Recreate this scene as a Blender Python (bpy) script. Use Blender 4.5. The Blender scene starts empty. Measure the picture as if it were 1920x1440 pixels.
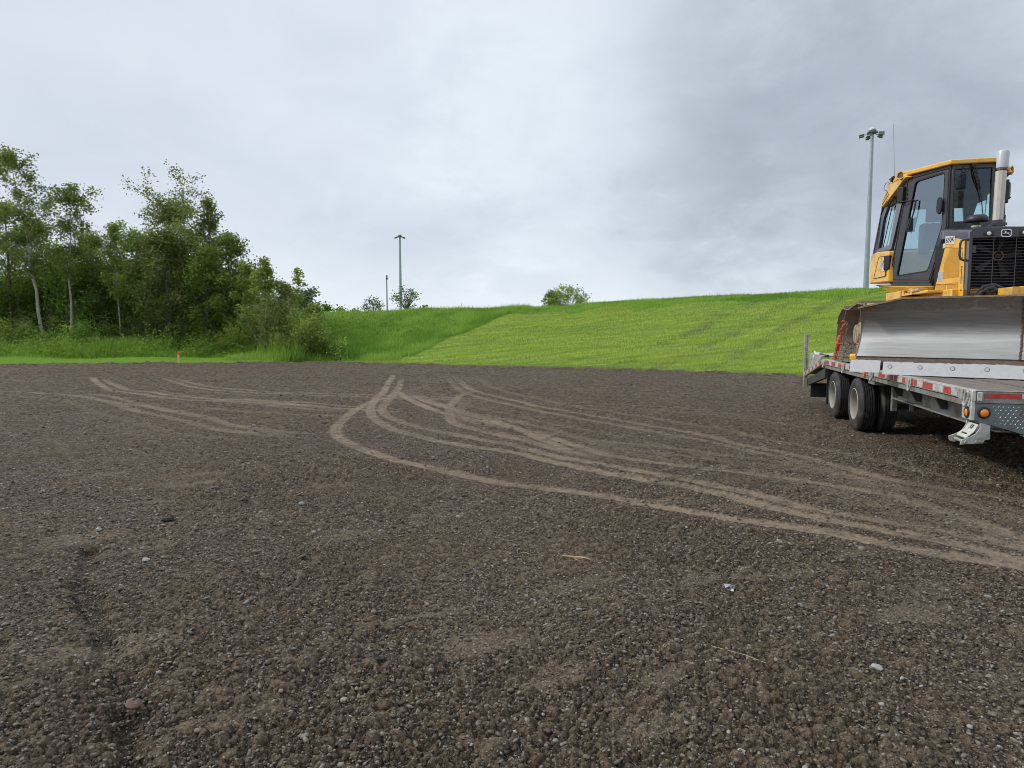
import bpy, bmesh, math, random
import numpy as np
from mathutils import Vector, Matrix
R = math.radians
scene = bpy.context.scene
COL = scene.collection
# ------------------------------------------------------------------ helpers
def link(o, parent=None):
    COL.objects.link(o)
    if parent is not None: o.parent = parent
    return o
def tag(o, label=None, cat=None, group=None, kind=None):
    if label: o['label'] = label
    if cat: o['category'] = cat
    if group: o['group'] = group
    if kind: o['kind'] = kind
    return o

class Nodes:
    def __init__(s, name):
        s.m = bpy.data.materials.new(name); s.m.use_nodes = True
        s.t = s.m.node_tree; s.t.nodes.clear()
        s.out = s.t.nodes.new('ShaderNodeOutputMaterial')
    def n(s, typ, **kw):
        nd = s.t.nodes.new(typ)
        for k, v in kw.items():
            if k == 'ins':
                for i, x in v.items():
                    if isinstance(x, tuple) and len(x) == 2 and hasattr(x[0], 'outputs'):
                        s.t.links.new(x[0].outputs[x[1]], nd.inputs[i])
                    else:
                        if isinstance(x, (tuple, list)) and len(x) == 3 and nd.inputs[i].type == 'RGBA': x = (*x, 1)
                        nd.inputs[i].default_value = x
            else: setattr(nd, k, v)
        return nd
    def mix(s, fac, a, b, blend='MIX'):
        nd = s.t.nodes.new('ShaderNodeMix'); nd.data_type = 'RGBA'; nd.blend_type = blend
        for i, x in ((0, fac), (6, a), (7, b)):
            if isinstance(x, tuple) and len(x) == 2 and hasattr(x[0], 'outputs'): s.t.links.new(x[0].outputs[x[1]], nd.inputs[i])
            else:
                if isinstance(x, (tuple, list)) and len(x) == 3: x = (*x, 1)
                nd.inputs[i].default_value = x
        return (nd, 2)
    def math(s, op, a, b=0.0, clamp=False):
        nd = s.t.nodes.new('ShaderNodeMath'); nd.operation = op; nd.use_clamp = clamp
        for i, x in ((0, a), (1, b)):
            if isinstance(x, tuple): s.t.links.new(x[0].outputs[x[1]], nd.inputs[i])
            else: nd.inputs[i].default_value = x
        return (nd, 0)
    def ramp(s, fac, stops):
        nd = s.t.nodes.new('ShaderNodeValToRGB'); s.t.links.new(fac[0].outputs[fac[1]], nd.inputs[0])
        e = nd.color_ramp.elements
        while len(e) < len(stops): e.new(0.5)
        for k, (p, c) in enumerate(stops):
            e[k].position = p
            e[k].color = (*c, 1) if isinstance(c, (tuple, list)) else (c, c, c, 1)
        return (nd, 0)
    def noise(s, vec, scale, detail=4, rough=.55, dist=0, dim='3D'):
        nd = s.n('ShaderNodeTexNoise', ins={'Scale': scale, 'Detail': detail, 'Roughness': rough, 'Distortion': dist})
        if vec: s.t.links.new(vec[0].outputs[vec[1]], nd.inputs['Vector'])
        return (nd, 0)
    def surf(s, nd, o=0): s.t.links.new(nd.outputs[o], s.out.inputs[0]); return s.m

def mat(name, col, rough=.6, metal=0., var=.12, vscale=6., bump=0., bscale=60., dirt=None, spec=.5, coat=0.):
    s = Nodes(name); tc = (s.n('ShaderNodeTexCoord'), 3)
    nz = s.noise(tc, vscale, 6)
    f = s.ramp(nz, [(.3, 0.), (.7, 1.)])
    a = tuple(c*(1-var) for c in col); b = tuple(min(c*(1+var), .95) for c in col)
    c = s.mix(f, a, b); r = s.math('ADD', s.math('MULTIPLY', nz, .25), rough-.12)
    if dirt:
        dc, am, ds = dirt
        dn = s.ramp(s.noise(tc, ds, 8, .68), [(.62-am*.5, 0.), (.62-am*.5+.16, 1.)])
        c = s.mix(dn, c, dc); r = s.mix(dn, r, (.85, .85, .85))
    p = s.n('ShaderNodeBsdfPrincipled', ins={'Base Color': c, 'Roughness': r, 'Metallic': metal, 'Specular IOR Level': spec, 'Coat Weight': coat})
    if dirt and metal: s.t.links.new(s.math('MULTIPLY', s.math('SUBTRACT', 1., dn), metal)[0].outputs[0], p.inputs['Metallic'])
    if bump:
        bn = s.n('ShaderNodeBump', ins={'Strength': 1., 'Distance': bump, 'Height': s.noise(tc, bscale, 5)})
        s.t.links.new(bn.outputs[0], p.inputs['Normal'])
    return s.surf(p)

def glass_mat(name, tint, refl=.1):
    s = Nodes(name)
    tr = s.n('ShaderNodeBsdfTransparent', ins={'Color': tint}); gl = s.n('ShaderNodeBsdfGlossy', ins={'Roughness': .02, 'Color': (.74, .88, 1.)})
    lw = s.n('ShaderNodeLayerWeight', ins={'Blend': .5})
    f = s.math('ADD', s.math('MULTIPLY', s.math('POWER', (lw, 1), 4.), .9), refl, True)
    m = s.n('ShaderNodeMixShader', ins={0: f, 1: (tr, 0), 2: (gl, 0)})
    return s.surf(m)

def leaf_mat(name, dark, light, trans=.3, rough=.5, straw=None):
    s = Nodes(name); at = (s.n('ShaderNodeAttribute', attribute_name='tone'), 2)
    c = s.mix(at, dark, light) if straw is None else s.ramp(at, [(0., dark), (.66, light), (.8, light), (1., straw)])
    p = s.n('ShaderNodeBsdfPrincipled', ins={'Base Color': c, 'Roughness': rough, 'Specular IOR Level': .14})
    t = s.n('ShaderNodeBsdfTranslucent', ins={'Color': s.mix(.5, c, tuple(min(1, q*1.5) for q in light))})
    return s.surf(s.n('ShaderNodeMixShader', ins={0: trans, 1: (p, 0), 2: (t, 0)}))

# trailer frame: x to the trailer's right as seen from its front, y to its rear, z up
TO = Vector((4.0892, 5.9933, 0)); HD = R(13.6)
def tow(p):
    c, s_ = math.cos(HD), math.sin(HD)
    return Vector((TO.x+p[0]*c+p[1]*s_, TO.y-p[0]*s_+p[1]*c, p[2]))
BASE = {}
def thing(name, label, cat, base, local=True, group=None):
    o = bpy.data.objects.new(name, None); o.empty_display_size = .2
    o.location = tow(base) if local else Vector(base)
    if local: o.rotation_euler = (0, 0, -HD)
    BASE[o.name] = Vector(base)
    return tag(link(o), label, cat, group)
def offs(parent):
    while parent is not None:
        if parent.name in BASE: return BASE[parent.name]
        parent = parent.parent
    return Vector((0, 0, 0))

class MB:
    def __init__(s): s.v = []; s.f = []; s.mi = []; s.m = 0
    def add(s, vs, fs):
        o = len(s.v); s.v += [tuple(v) for v in vs]
        for f in fs: s.f.append(tuple(i+o for i in f)); s.mi.append(s.m)
        return s
    def box(s, a, b, M=None):
        (x0, y0, z0), (x1, y1, z1) = a, b
        vs = [Vector((x, y, z)) for x in (x0, x1) for y in (y0, y1) for z in (z0, z1)]
        if M is not None: vs = [M @ v for v in vs]
        return s.add(vs, [(0, 1, 3, 2), (4, 6, 7, 5), (0, 4, 5, 1), (2, 3, 7, 6), (0, 2, 6, 4), (1, 5, 7, 3)])
    def prism(s, pts, off):
        pts = [Vector(p) for p in pts]; off = Vector(off); n = len(pts)
        return s.add(pts+[p+off for p in pts], [tuple(range(n)), tuple(range(2*n-1, n-1, -1))]+[(i, i+n, (i+1) % n+n, (i+1) % n) for i in range(n)])
    def ring(s, outer, inner, off):
        o = [Vector(p) for p in outer]; i = [Vector(p) for p in inner]; d = Vector(off); n = len(o)
        vs = o+i+[p+d for p in o]+[p+d for p in i]; fs = []
        for k in range(n):
            q = (k+1) % n
            fs += [(k, q, n+q, n+k), (2*n+k, 3*n+k, 3*n+q, 2*n+q), (k, 2*n+k, 2*n+q, q), (n+k, n+q, 3*n+q, 3*n+k)]
        return s.add(vs, fs)
    def tube(s, pts, r, n=8, cap=True):
        pts = [Vector(p) for p in pts]; k = len(pts)
        rs = r if isinstance(r, (list, tuple)) else [r]*k
        up = None; vs = []
        for i, p in enumerate(pts):
            t = (pts[min(i+1, k-1)]-pts[max(i-1, 0)]).normalized()
            if up is None:
                up = t.orthogonal().normalized()
            up = (up-t*up.dot(t)); up = up.normalized() if up.length > 1e-6 else t.orthogonal().normalized()
            w = t.cross(up)
            for j in range(n):
                a = 2*math.pi*j/n; vs.append(p+(up*math.cos(a)+w*math.sin(a))*rs[i])
        fs = [(i*n+j, i*n+(j+1) % n, (i+1)*n+(j+1) % n, (i+1)*n+j) for i in range(k-1) for j in range(n)]
        if cap: fs += [tuple(range(n-1, -1, -1)), tuple((k-1)*n+j for j in range(n))]
        return s.add(vs, fs)
    def cyl(s, a, b, r, n=16): return s.tube([a, b], r if isinstance(r, (list, tuple)) else [r, r], n)
    def lathe(s, prof, c, axis, n=32, closed=False, cap=True):
        # prof: (along axis, radius)
        c = Vector(c); ax = Vector(axis).normalized(); u = ax.orthogonal().normalized(); w = ax.cross(u); vs = []
        for h, r in prof:
            for j in range(n):
                a = 2*math.pi*j/n; vs.append(c+ax*h+(u*math.cos(a)+w*math.sin(a))*r)
        k = len(prof)
        fs = [(i*n+j, i*n+(j+1) % n, ((i+1) % k)*n+(j+1) % n, ((i+1) % k)*n+j) for i in range(k if closed else k-1) for j in range(n)]
        if not closed and cap: fs += [tuple(range(n-1, -1, -1)), tuple((k-1)*n+j for j in range(n))]
        elif not closed: fs += [tuple((k-1)*n+j for j in range(n))]
        return s.add(vs, fs)
    def torus(s, c, u, w, R0, R1, r, n=16, m=6):
        # ellipse with radii R0 along u, R1 along w
        c, u, w = Vector(c), Vector(u).normalized(), Vector(w).normalized(); ax = u.cross(w)
        vs = []
        for i in range(n):
            a = 2*math.pi*i/n; d = (u*math.cos(a)*R0+w*math.sin(a)*R1); dn = d.normalized()
            for j in range(m):
                b = 2*math.pi*j/m; vs.append(c+d+dn*math.cos(b)*r+ax*math.sin(b)*r)
        return s.add(vs, [(i*m+j, ((i+1) % n)*m+j, ((i+1) % n)*m+(j+1) % m, i*m+(j+1) % m) for i in range(n) for j in range(m)])
    def ball(s, c, rad, n=10, m=7, jit=0, rng=None):
        c = Vector(c); vs = []; rx, ry, rz = rad
        for i in range(m+1):
            th = math.pi*i/m
            for j in range(n):
                a = 2*math.pi*j/n; q = 1+(rng.uniform(-jit, jit) if jit else 0)
                vs.append(c+Vector((rx*math.sin(th)*math.cos(a), ry*math.sin(th)*math.sin(a), rz*math.cos(th)))*q)
        return s.add(vs, [(i*n+j, i*n+(j+1) % n, (i+1)*n+(j+1) % n, (i+1)*n+j) for i in range(m) for j in range(n)])
    def build(s, name, mats, parent=None, smooth=35, bevel=0, base=None):
        me = bpy.data.meshes.new(name)
        o = base if base is not None else offs(parent)
        me.from_pydata([(v[0]-o[0], v[1]-o[1], v[2]-o[2]) for v in s.v], [], s.f)
        if not isinstance(mats, (list, tuple)): mats = [mats]
        for m in mats: me.materials.append(m)
        if len(mats) > 1: me.polygons.foreach_set('material_index', s.mi)
        bm = bmesh.new(); bm.from_mesh(me)
        bmesh.ops.recalc_face_normals(bm, faces=bm.faces); bm.to_mesh(me); bm.free()
        if smooth:
            me.shade_smooth(); me.set_sharp_from_angle(angle=R(smooth))
        ob = link(bpy.data.objects.new(name, me), parent)
        if bevel:
            b = ob.modifiers.new('bevel', 'BEVEL'); b.width = bevel; b.segments = 2; b.limit_method = 'ANGLE'; b.angle_limit = R(40)
        return ob

def np_mesh(name, verts, faces, mats, parent=None, attrs=None, smooth=False, fattr=None):
    """verts (n,3) array, faces (m,k) array of equal-sized faces"""
    me = bpy.data.meshes.new(name); n, (m, k) = len(verts), faces.shape
    me.vertices.add(n); me.vertices.foreach_set('co', np.ascontiguousarray(verts, dtype=np.float32).ravel())
    me.loops.add(m*k); me.loops.foreach_set('vertex_index', np.ascontiguousarray(faces, dtype=np.int32).ravel())
    me.polygons.add(m); me.polygons.foreach_set('loop_start', np.arange(0, m*k, k, dtype=np.int32))
    if smooth: me.polygons.foreach_set('use_smooth', np.ones(m, dtype=bool))
    me.update(calc_edges=True)
    for nm, arr in (attrs or {}).items():
        me.attributes.new(nm, 'FLOAT', 'POINT').data.foreach_set('value', np.ascontiguousarray(arr, dtype=np.float32))
    for nm, arr in (fattr or {}).items():
        me.attributes.new(nm, 'FLOAT', 'FACE').data.foreach_set('value', np.ascontiguousarray(arr, dtype=np.float32))
    for q in (mats if isinstance(mats, (list, tuple)) else [mats]): me.materials.append(q)
    return link(bpy.data.objects.new(name, me), parent)

def text_part(name, body, size, org, xd, up, m, parent, shear=0, thick=.001, stretch=1.):
    cu = bpy.data.curves.new(name, 'FONT'); cu.body = body; cu.size = size; cu.shear = shear; cu.extrude = thick; cu.align_x = 'CENTER'; cu.align_y = 'CENTER'
    tmp = bpy.data.objects.new(name+'_text', cu); COL.objects.link(tmp)
    me = bpy.data.meshes.new_from_object(tmp); bpy.data.objects.remove(tmp)
    xd, up = Vector(xd).normalized(), Vector(up).normalized(); nz = xd.cross(up)
    o = offs(parent)
    for v in me.vertices:
        c = v.co.copy(); v.co = Vector(org)-o+xd*c.x*stretch+up*c.y+nz*c.z
    me.materials.clear(); me.materials.append(m); me.name = name
    return link(bpy.data.objects.new(name, me), parent)

# ------------------------------------------------------------------ numpy noise
def h2(ix, iy, seed=0):
    n = (ix.astype(np.int64)*374761393+iy.astype(np.int64)*668265263+seed*1274126177) & 0x7fffffff
    n = ((n ^ (n >> 13))*1274126177) & 0x7fffffff
    n = ((n ^ (n >> 15))*2246822519) & 0x7fffffff
    return ((n ^ (n >> 16)) & 0xffffff)/float(0x1000000)
def vnoise(x, y, seed=0):
    ix = np.floor(x); iy = np.floor(y); fx = x-ix; fy = y-iy
    fx = fx*fx*(3-2*fx); fy = fy*fy*(3-2*fy); ix = ix.astype(np.int64); iy = iy.astype(np.int64)
    a = h2(ix, iy, seed); b = h2(ix+1, iy, seed); c = h2(ix, iy+1, seed); d = h2(ix+1, iy+1, seed)
    return (a+(b-a)*fx)*(1-fy)+(c+(d-c)*fx)*fy
def fbm(x, y, seed=0, oct=4, g=.5):
    s = 0; a = 1; t = 0
    for k in range(oct):
        s = s+a*vnoise(x*2**k, y*2**k, seed+k*17); t += a; a *= g
    return s/t
def clods(x, y, cell, seed, density=1.):
    """rounded lumps: height 0..1 and an id per lump"""
    X = x/cell; Y = y/cell; ix = np.floor(X).astype(np.int64); iy = np.floor(Y).astype(np.int64)
    best = np.zeros_like(X)
    for dx in (-1, 0, 1):
        for dy in (-1, 0, 1):
            jx = ix+dx; jy = iy+dy
            px = jx+h2(jx, jy, seed); py = jy+h2(jx, jy, seed+1)
            rr = .28+.5*h2(jx, jy, seed+2)**1.5; rr = np.where(h2(jx, jy, seed+3) < density, rr, 1e-3)
            el = h2(jx, jy, seed+4)*math.pi; ca, sa = np.cos(el), np.sin(el)
            ddx = X-px; ddy = Y-py; u = ddx*ca+ddy*sa; w = (ddy*ca-ddx*sa)*1.5
            hgt = rr*np.sqrt(np.maximum(0, 1-(u*u+w*w)/(rr*rr)))
            best = np.maximum(best, hgt)
    return best
def sstep(a, b, x):
    t = np.clip((x-a)/(b-a), 0, 1); return t*t*(3-2*t)

# ------------------------------------------------------------------ camera
cam = bpy.data.cameras.new('camera'); cam.sensor_width = 36; cam.sensor_fit = 'HORIZONTAL'
cam.lens = 36*1276/1920; cam.clip_start = .05; cam.clip_end = 9000
co = link(bpy.data.objects.new('camera', cam)); co.location = (0, 0, 1.5)
co.rotation_euler = (R(90)-math.atan(104/1276), 0, 0); scene.camera = co
scene.view_settings.view_transform = 'Standard'; scene.view_settings.look = 'None'
scene.view_settings.exposure = .55; scene.cycles.filter_width = .95; scene.view_settings.gamma = 1

# ------------------------------------------------------------------ sky and sun
SUN_EL, SUN_AZ = R(40), R(-82)        # azimuth clockwise from +Y
w = bpy.data.worlds.new('World'); scene.world = w; w.use_nodes = True
class WN(Nodes):
    def __init__(s, t): s.t = t; t.nodes.clear()
s = WN(w.node_tree)
tc = s.n('ShaderNodeTexCoord')
sky = s.n('ShaderNodeTexSky', sky_type='NISHITA', sun_disc=False, sun_elevation=SUN_EL, sun_rotation=SUN_AZ)
sep = s.n('ShaderNodeSeparateXYZ', ins={0: (tc, 0)})
zz = s.math('ADD', s.math('MAXIMUM', (sep, 2), 0.), .40)
pv = s.n('ShaderNodeVectorMath', operation='DIVIDE', ins={0: (tc, 0), 1: (s.n('ShaderNodeCombineXYZ', ins={0: zz, 1: zz, 2: (s.n('ShaderNodeValue'), 0)}), 0)})
for nd in s.t.nodes:
    if nd.bl_idname == 'ShaderNodeValue': nd.outputs[0].default_value = 1.
def pdir(u, v):
    th = math.atan(104/1276); c, sn = math.cos(th), math.sin(th); a = (u-960)/1276; b = (720-v)/1276
    return Vector((a, c+b*sn, -sn+b*c)).normalized()
def blob(u, v, r0, r1):
    d = s.n('ShaderNodeVectorMath', operation='DISTANCE', ins={0: (tc, 0), 1: tuple(pdir(u, v))})
    wob = s.math('MULTIPLY', s.math('SUBTRACT', s.noise((pv, 0), 3.6, 7, .62, .3), .5), .55)
    dd = s.math('ADD', (d, 1), wob)
    m = s.n('ShaderNodeMapRange', interpolation_type='SMOOTHSTEP', ins={0: dd, 1: r1, 2: r0, 3: 0., 4: 1.})
    return (m, 0)
n1 = s.noise((pv, 0), 1.25, 5, .5, .35); n2 = s.noise((pv, 0), 4.2, 8, .58, .7)
f = s.math('ADD', s.math('MULTIPLY', n1, 1.15), s.math('MULTIPLY', n2, .62))
f = s.math('ADD', s.math('MULTIPLY', s.math('SUBTRACT', f, .885), .66), .66)
f = s.math('SUBTRACT', f, s.math('MULTIPLY', blob(1560, 270, .05, .38), .36))
f = s.math('SUBTRACT', f, s.math('MULTIPLY', blob(1750, 20, .08, .55), .20))
f = s.math('SUBTRACT', f, s.math('MULTIPLY', blob(1300, 120, .03, .30), .12))
f = s.math('ADD', f, s.math('MULTIPLY', blob(1040, 270, .02, .28), .28))
f = s.math('ADD', f, s.math('MULTIPLY', blob(560, 80, .05, .5), .08))
hz = s.n('ShaderNodeMapRange', interpolation_type='SMOOTHSTEP', ins={0: (sep, 2), 1: .0, 2: .13, 3: .30, 4: 0.}); f = s.math('ADD', f, (hz, 0))
cl = s.ramp(f, [(.0, (.41, .46, .535)), (.35, (.54, .60, .685)), (.62, (.66, .725, .815)), (1., (.80, .87, .945))])
# left upper side a little warmer / lavender
lav = s.mix(blob(120, 100, .05, .45), cl, (.64, .655, .75)); lav = s.mix(.72, lav, cl)
zen = s.n('ShaderNodeMapRange', interpolation_type='SMOOTHSTEP', ins={0: (sep, 2), 1: .455, 2: .85, 3: 7.1, 4: 11.})
clb = s.n('ShaderNodeVectorMath', operation='SCALE', ins={0: lav, 'Scale': (zen, 0)})
mx = s.mix(.95, (sky, 0), (clb, 0))
bg = s.n('ShaderNodeBackground', ins={'Color': mx, 'Strength': .1})
wo = s.n('ShaderNodeOutputWorld', ins={0: (bg, 0)})
sl = bpy.data.lights.new('sun', 'SUN'); sl.energy = 1.5; sl.angle = R(7); sl.color = (1., .95, .87)
so = link(bpy.data.objects.new('sun', sl))
sd = Vector((math.sin(SUN_AZ)*math.cos(SUN_EL), math.cos(SUN_AZ)*math.cos(SUN_EL), math.sin(SUN_EL)))
so.rotation_euler = sd.to_track_quat('Z', 'Y').to_euler(); so.location = sd*30

# ------------------------------------------------------------------ terrain functions
EDGE = np.array([(-200, 24), (-60, 26.5), (-35, 27.2), (-21, 27.8), (-14.2, 29.1), (-8.5, 30), (-5.4, 28.7), (.8, 25.9), (5.4, 23.7), (9.1, 21.5), (14, 19), (30, 11), (60, -5), (200, -75)], float)
def yedge(x): return np.interp(x, EDGE[:, 0], EDGE[:, 1])
def bank_sa(x, y): return (x+5.4)*.44+(y-28.6)*.898, (x+5.4)*.898-(y-28.6)*.44
def edge_d(x, y):
    return (y-yedge(x))*.9+(fbm(x*.5, y*.5, 5, 3)-.5)*.9+(fbm(x*2.3, y*2.3, 7, 3)-.5)*.5
def terrain(x, y):
    d = edge_d(x, y); sb, a = bank_sa(x, y)
    base = -.22+.27*sstep(-.45, .25, d)+.05*sstep(.3, 3, d)
    hr = np.interp(a, [-60, -30, -14, 1, 9, 18, 40, 90], [2.3, 2.4, 2.5, 2.7, 3.17, 3.42, 3.7, 3.9])
    t = np.clip(sb/12.5, 0, 1.6); p = np.where(t < .12, t*t/.24, t-.06); pm = 1.0
    p = np.where(t > .9, .84+.16*(1-np.exp(-(t-.9)/.16)), p); p = np.clip(p, 0, 1)
    drop = sstep(24, 70, sb)
    z = base+hr*p*(1-.8*drop)
    z = z+(fbm(x*.35, y*.35, 11, 4)-.5)*.28*sstep(.3, 3, d)
    return z

# ------------------------------------------------------------------ soil
TRACKS = [ (1,[(-2.6,14.7),(-2.83,14.36),(-2.93,13.03),(-2.81,11.28),(-2.65,10.13),(-2.3,9.14),(-1.67,8.11),(-0.93,7.32),(-0.05,6.54),(0.4,6.33),(0.91,5.98),(1.44,5.49),(1.91,5.13),(2.34,4.85),(2.7,4.56),(3.24,4.2)]), (1,[(-3.81,21.77),(-3.32,17.97),(-3.04,16.07),(-2.92,14.53),(-2.64,12.6),(-2.29,11.28),(-1.75,10.07),(-1.18,9.32),(-0.58,8.68),(0.08,8.16),(0.71,7.33),(1.38,6.7),(1.9,6.02),(2.31,5.42),(2.69,5.01),(3.07,4.74),(3.34,4.33)]), (0.8,[(-3.49,21.77),(-3.04,18.4),(-2.75,16.07),(-2.61,14.26),(-2.48,12.9),(-2.25,11.92),(-1.89,11.11),(-1.48,10.41),(-0.84,9.61),(0.0,8.72),(0.74,7.71),(1.45,7.03),(1.99,6.31),(2.41,5.67),(2.82,5.25),(3.21,4.95),(3.54,4.6)]), (0.75,[(-1.99,22.48),(-1.17,17.5),(-0.63,15.71),(0.2,13.75),(1.14,11.96),(1.91,10.78),(2.54,9.82),(2.92,9.01),(3.37,7.95),(3.7,6.94),(4.06,6.31),(4.51,5.89)]), (0.6,[(-2.33,22.85),(-1.38,17.18),(-0.76,14.94),(0.12,12.97),(1.08,11.27),(1.81,10.22),(2.34,9.41),(2.81,8.66),(3.21,7.58),(3.55,6.65),(3.78,6.12)]), (0.8,[(-0.86,16.97),(-1.15,15.28),(-1.21,13.29),(-1.08,11.6),(-0.89,10.7),(-0.51,9.92),(-0.02,9.35),(0.54,8.47),(0.85,7.98)]), (0.45,[(-0.9,13.96),(-0.95,12.67),(-0.82,11.36),(-0.42,10.57),(0.2,9.92),(0.9,9.35),(1.78,8.66),(2.52,8.02),(3.12,7.37),(3.68,6.9)]), (1,[(-2.72,16.07),(-1.95,13.74),(-1.25,12.19),(-0.52,11.05),(0.1,10.1),(0.8,8.8),(1.14,8.02)]), (0.9,[(-2.53,16.07),(-1.76,13.99),(-0.97,12.31),(-0.31,11.0),(0.38,9.3),(0.71,8.32),(0.97,7.84)]), (0.8,[(0.81,8.47),(1.19,7.91),(1.91,7.33),(2.54,6.87),(3.1,6.46),(3.44,6.12),(3.58,5.55),(3.66,4.76)]), (0.6,[(3.41,6.73),(3.49,5.92),(3.52,5.23),(3.6,4.68)]), (1,[(-12.95,20.93),(-11.21,18.4),(-9.82,16.63),(-8.37,15.42),(-6.95,14.47),(-5.6,13.94),(-4.31,13.35),(-3.13,12.81),(-2.12,12.19)]), (0.95,[(-12.62,20.93),(-11.0,18.58),(-9.66,16.93),(-8.18,15.74),(-6.6,14.7),(-5.18,13.99),(-3.7,13.03),(-2.46,12.47)]), (0.9,[(-10.99,21.29),(-9.56,19.14),(-7.9,17.16),(-6.45,16.07),(-5.08,15.74),(-3.76,15.42),(-2.62,15.11),(-1.27,14.7),(-0.11,14.26)]), (0.7,[(-10.66,21.29),(-9.35,19.34),(-7.73,17.55),(-6.17,16.35),(-4.81,15.87),(-3.49,15.54)]), (0.7,[(-14.31,17.16),(-12.27,16.42),(-10.69,15.61),(-9.27,14.81),(-7.92,13.49),(-6.73,12.19),(-6.06,11.63),(-4.85,10.49),(-3.96,9.81),(-2.89,9.25)]), (0.8,[(-9.15,14.7),(-8.01,13.74),(-7.04,13.03),(-5.77,12.0),(-4.69,10.89),(-3.82,10.07),(-3.16,9.51)]), (0.5,[(-6.81,13.49),(-5.56,12.6),(-4.35,12.0),(-3.07,11.63),(-2.09,11.28)]), (0.5,[(-8.98,16.78),(-7.4,15.42),(-5.6,13.94),(-3.96,13.03),(-2.74,12.19)]), (0.4,[(-2.61,15.42),(-2.44,16.78),(-2.15,18.23)]), (0.35,[(0.27,13.62),(1.94,12.97),(3.13,12.12),(4.22,10.7),(4.83,9.1)]), (0.3,[(-15.37,20.37),(-14.28,19.54),(-13.38,19.34),(-13.08,20.93)]),]
def soil_mat():
    s = Nodes('bare_soil'); geo = s.n('ShaderNodeNewGeometry'); pos = (geo, 0)
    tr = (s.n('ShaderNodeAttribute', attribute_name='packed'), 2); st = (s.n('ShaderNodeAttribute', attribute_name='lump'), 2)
    big = s.noise(pos, .35, 5, .6); mid = s.noise(pos, 2.2, 6, .65); fine = s.noise(pos, 38., 5, .7); grit = s.noise(pos, 130., 3, .7)
    wv = s.n('ShaderNodeVectorMath', operation='ADD', ins={0: pos, 1: (s.n('ShaderNodeVectorMath', operation='SCALE', ins={0: (s.n('ShaderNodeTexNoise', ins={'Vector': pos, 'Scale': 30., 'Detail': 3.}), 1), 'Scale': .016}), 0)})
    c = s.mix(s.ramp(mid, [(.3, 0.), (.72, 1.)]), (.037, .0265, .0165), (.098, .073, .047))
    c = s.mix(s.ramp(big, [(.38, 0.), (.68, .8)]), c, (.126, .094, .063))
    c = s.mix(s.math('MULTIPLY', s.ramp(fine, [(.40, 0.), (.66, 1.)]), .6), c, (.138, .108, .077))
    c = s.mix(s.ramp(st, [(.05, .7), (.20, 0.)]), c, (.017, .0128, .0085)); c = s.mix(s.ramp(st, [(.18, 0.), (.45, .75)]), c, (.190, .150, .108))  # crevice shade put into the colour: dark between clods, pale clod tops
    hts = []
    for sc_, amt, lo, hi in ((44., .95, .66, .88), (88., .8, .5, .85)):
        vor = s.n('ShaderNodeTexVoronoi', feature='F1', ins={'Scale': sc_, 'Randomness': 1., 'Vector': (wv, 0)})
        vs_ = s.n('ShaderNodeSeparateColor', ins={0: (vor, 1)})
        peb = s.math('MULTIPLY', s.ramp((vs_, 0), [(lo, 0.), (hi, 1.)]), s.ramp((vor, 0), [(.34, 1.), (.46, 0.)]))
        c = s.mix(s.math('MULTIPLY', peb, amt), c, s.ramp((vs_, 1), [(0., (.11, .088, .060)), (.5, (.19, .16, .12)), (.8, (.29, .265, .225)), (1., (.46, .44, .40))]))
        hts.append(s.math('MULTIPLY', s.math('SUBTRACT', .6, (vor, 0)), 44./sc_))
    c = s.mix(s.math('MULTIPLY', s.ramp(grit, [(.52, 0.), (.70, 1.)]), .4), c, (.19, .155, .112))
    tcol = s.mix(s.ramp(s.noise(pos, 14., 5, .7), [(.3, 0.), (.7, 1.)]), (.215, .175, .13), (.315, .265, .205))
    c = s.mix(tr, c, tcol); c = s.mix(1., c, (.93, .885, .815), 'MULTIPLY')
    p = s.n('ShaderNodeBsdfPrincipled', ins={'Base Color': c, 'Roughness': .85, 'Specular IOR Level': .25})
    hh = s.math('ADD', s.math('ADD', fine, s.math('MULTIPLY', grit, .5)), s.math('MULTIPLY', s.math('ADD', *hts), s.math('SUBTRACT', 1.3, tr)))
    b = s.n('ShaderNodeBump', ins={'Strength': 1., 'Distance': .021, 'Height': hh}); s.t.links.new(b.outputs[0], p.inputs['Normal'])
    return s.surf(p)
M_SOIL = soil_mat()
az = np.concatenate([np.linspace(-180, -60, 60)[:-1], np.arange(-60, 60, .112), np.linspace(60, 180, 60)])*math.pi/180
rad = np.concatenate([[.04, .3, .6, .9], 1.1*np.exp(np.arange(0, math.log(42/1.1), .0037))])
AZ, RD = np.meshgrid(az, rad); X = (RD*np.sin(AZ)).ravel(); Y = (RD*np.cos(AZ)).ravel()
tr = np.zeros_like(X); tds = np.full_like(X, 9.); tarc = np.zeros_like(X); tside = np.zeros_like(X)
def beside(pl, o):
    P = np.array(pl, float); d = np.gradient(P, axis=0); d /= np.linalg.norm(d, axis=1)[:, None]+1e-9; return [tuple(q) for q in P+np.stack([-d[:, 1], d[:, 0]], 1)*o]
FAINT = [(.7, beside(TRACKS[11][1], .34)[2:]), (.6, beside(TRACKS[12][1], -.4)[2:]), (.6, beside(TRACKS[15][1], .38)[2:]), (.55, beside(TRACKS[13][1], -.42)[2:]), (.5, beside(TRACKS[7][1], .36)), (.42, beside(TRACKS[3][1], .62)), (.3, beside(TRACKS[4][1], -.75)), (.34, beside(TRACKS[9][1], .55)), (.3, beside(TRACKS[1][1], 1.0)[6:]), (.28, beside(TRACKS[15][1], -.6)), (.3, beside(TRACKS[20][1], .5)), (.3, beside(TRACKS[10][1], -.4))]
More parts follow.
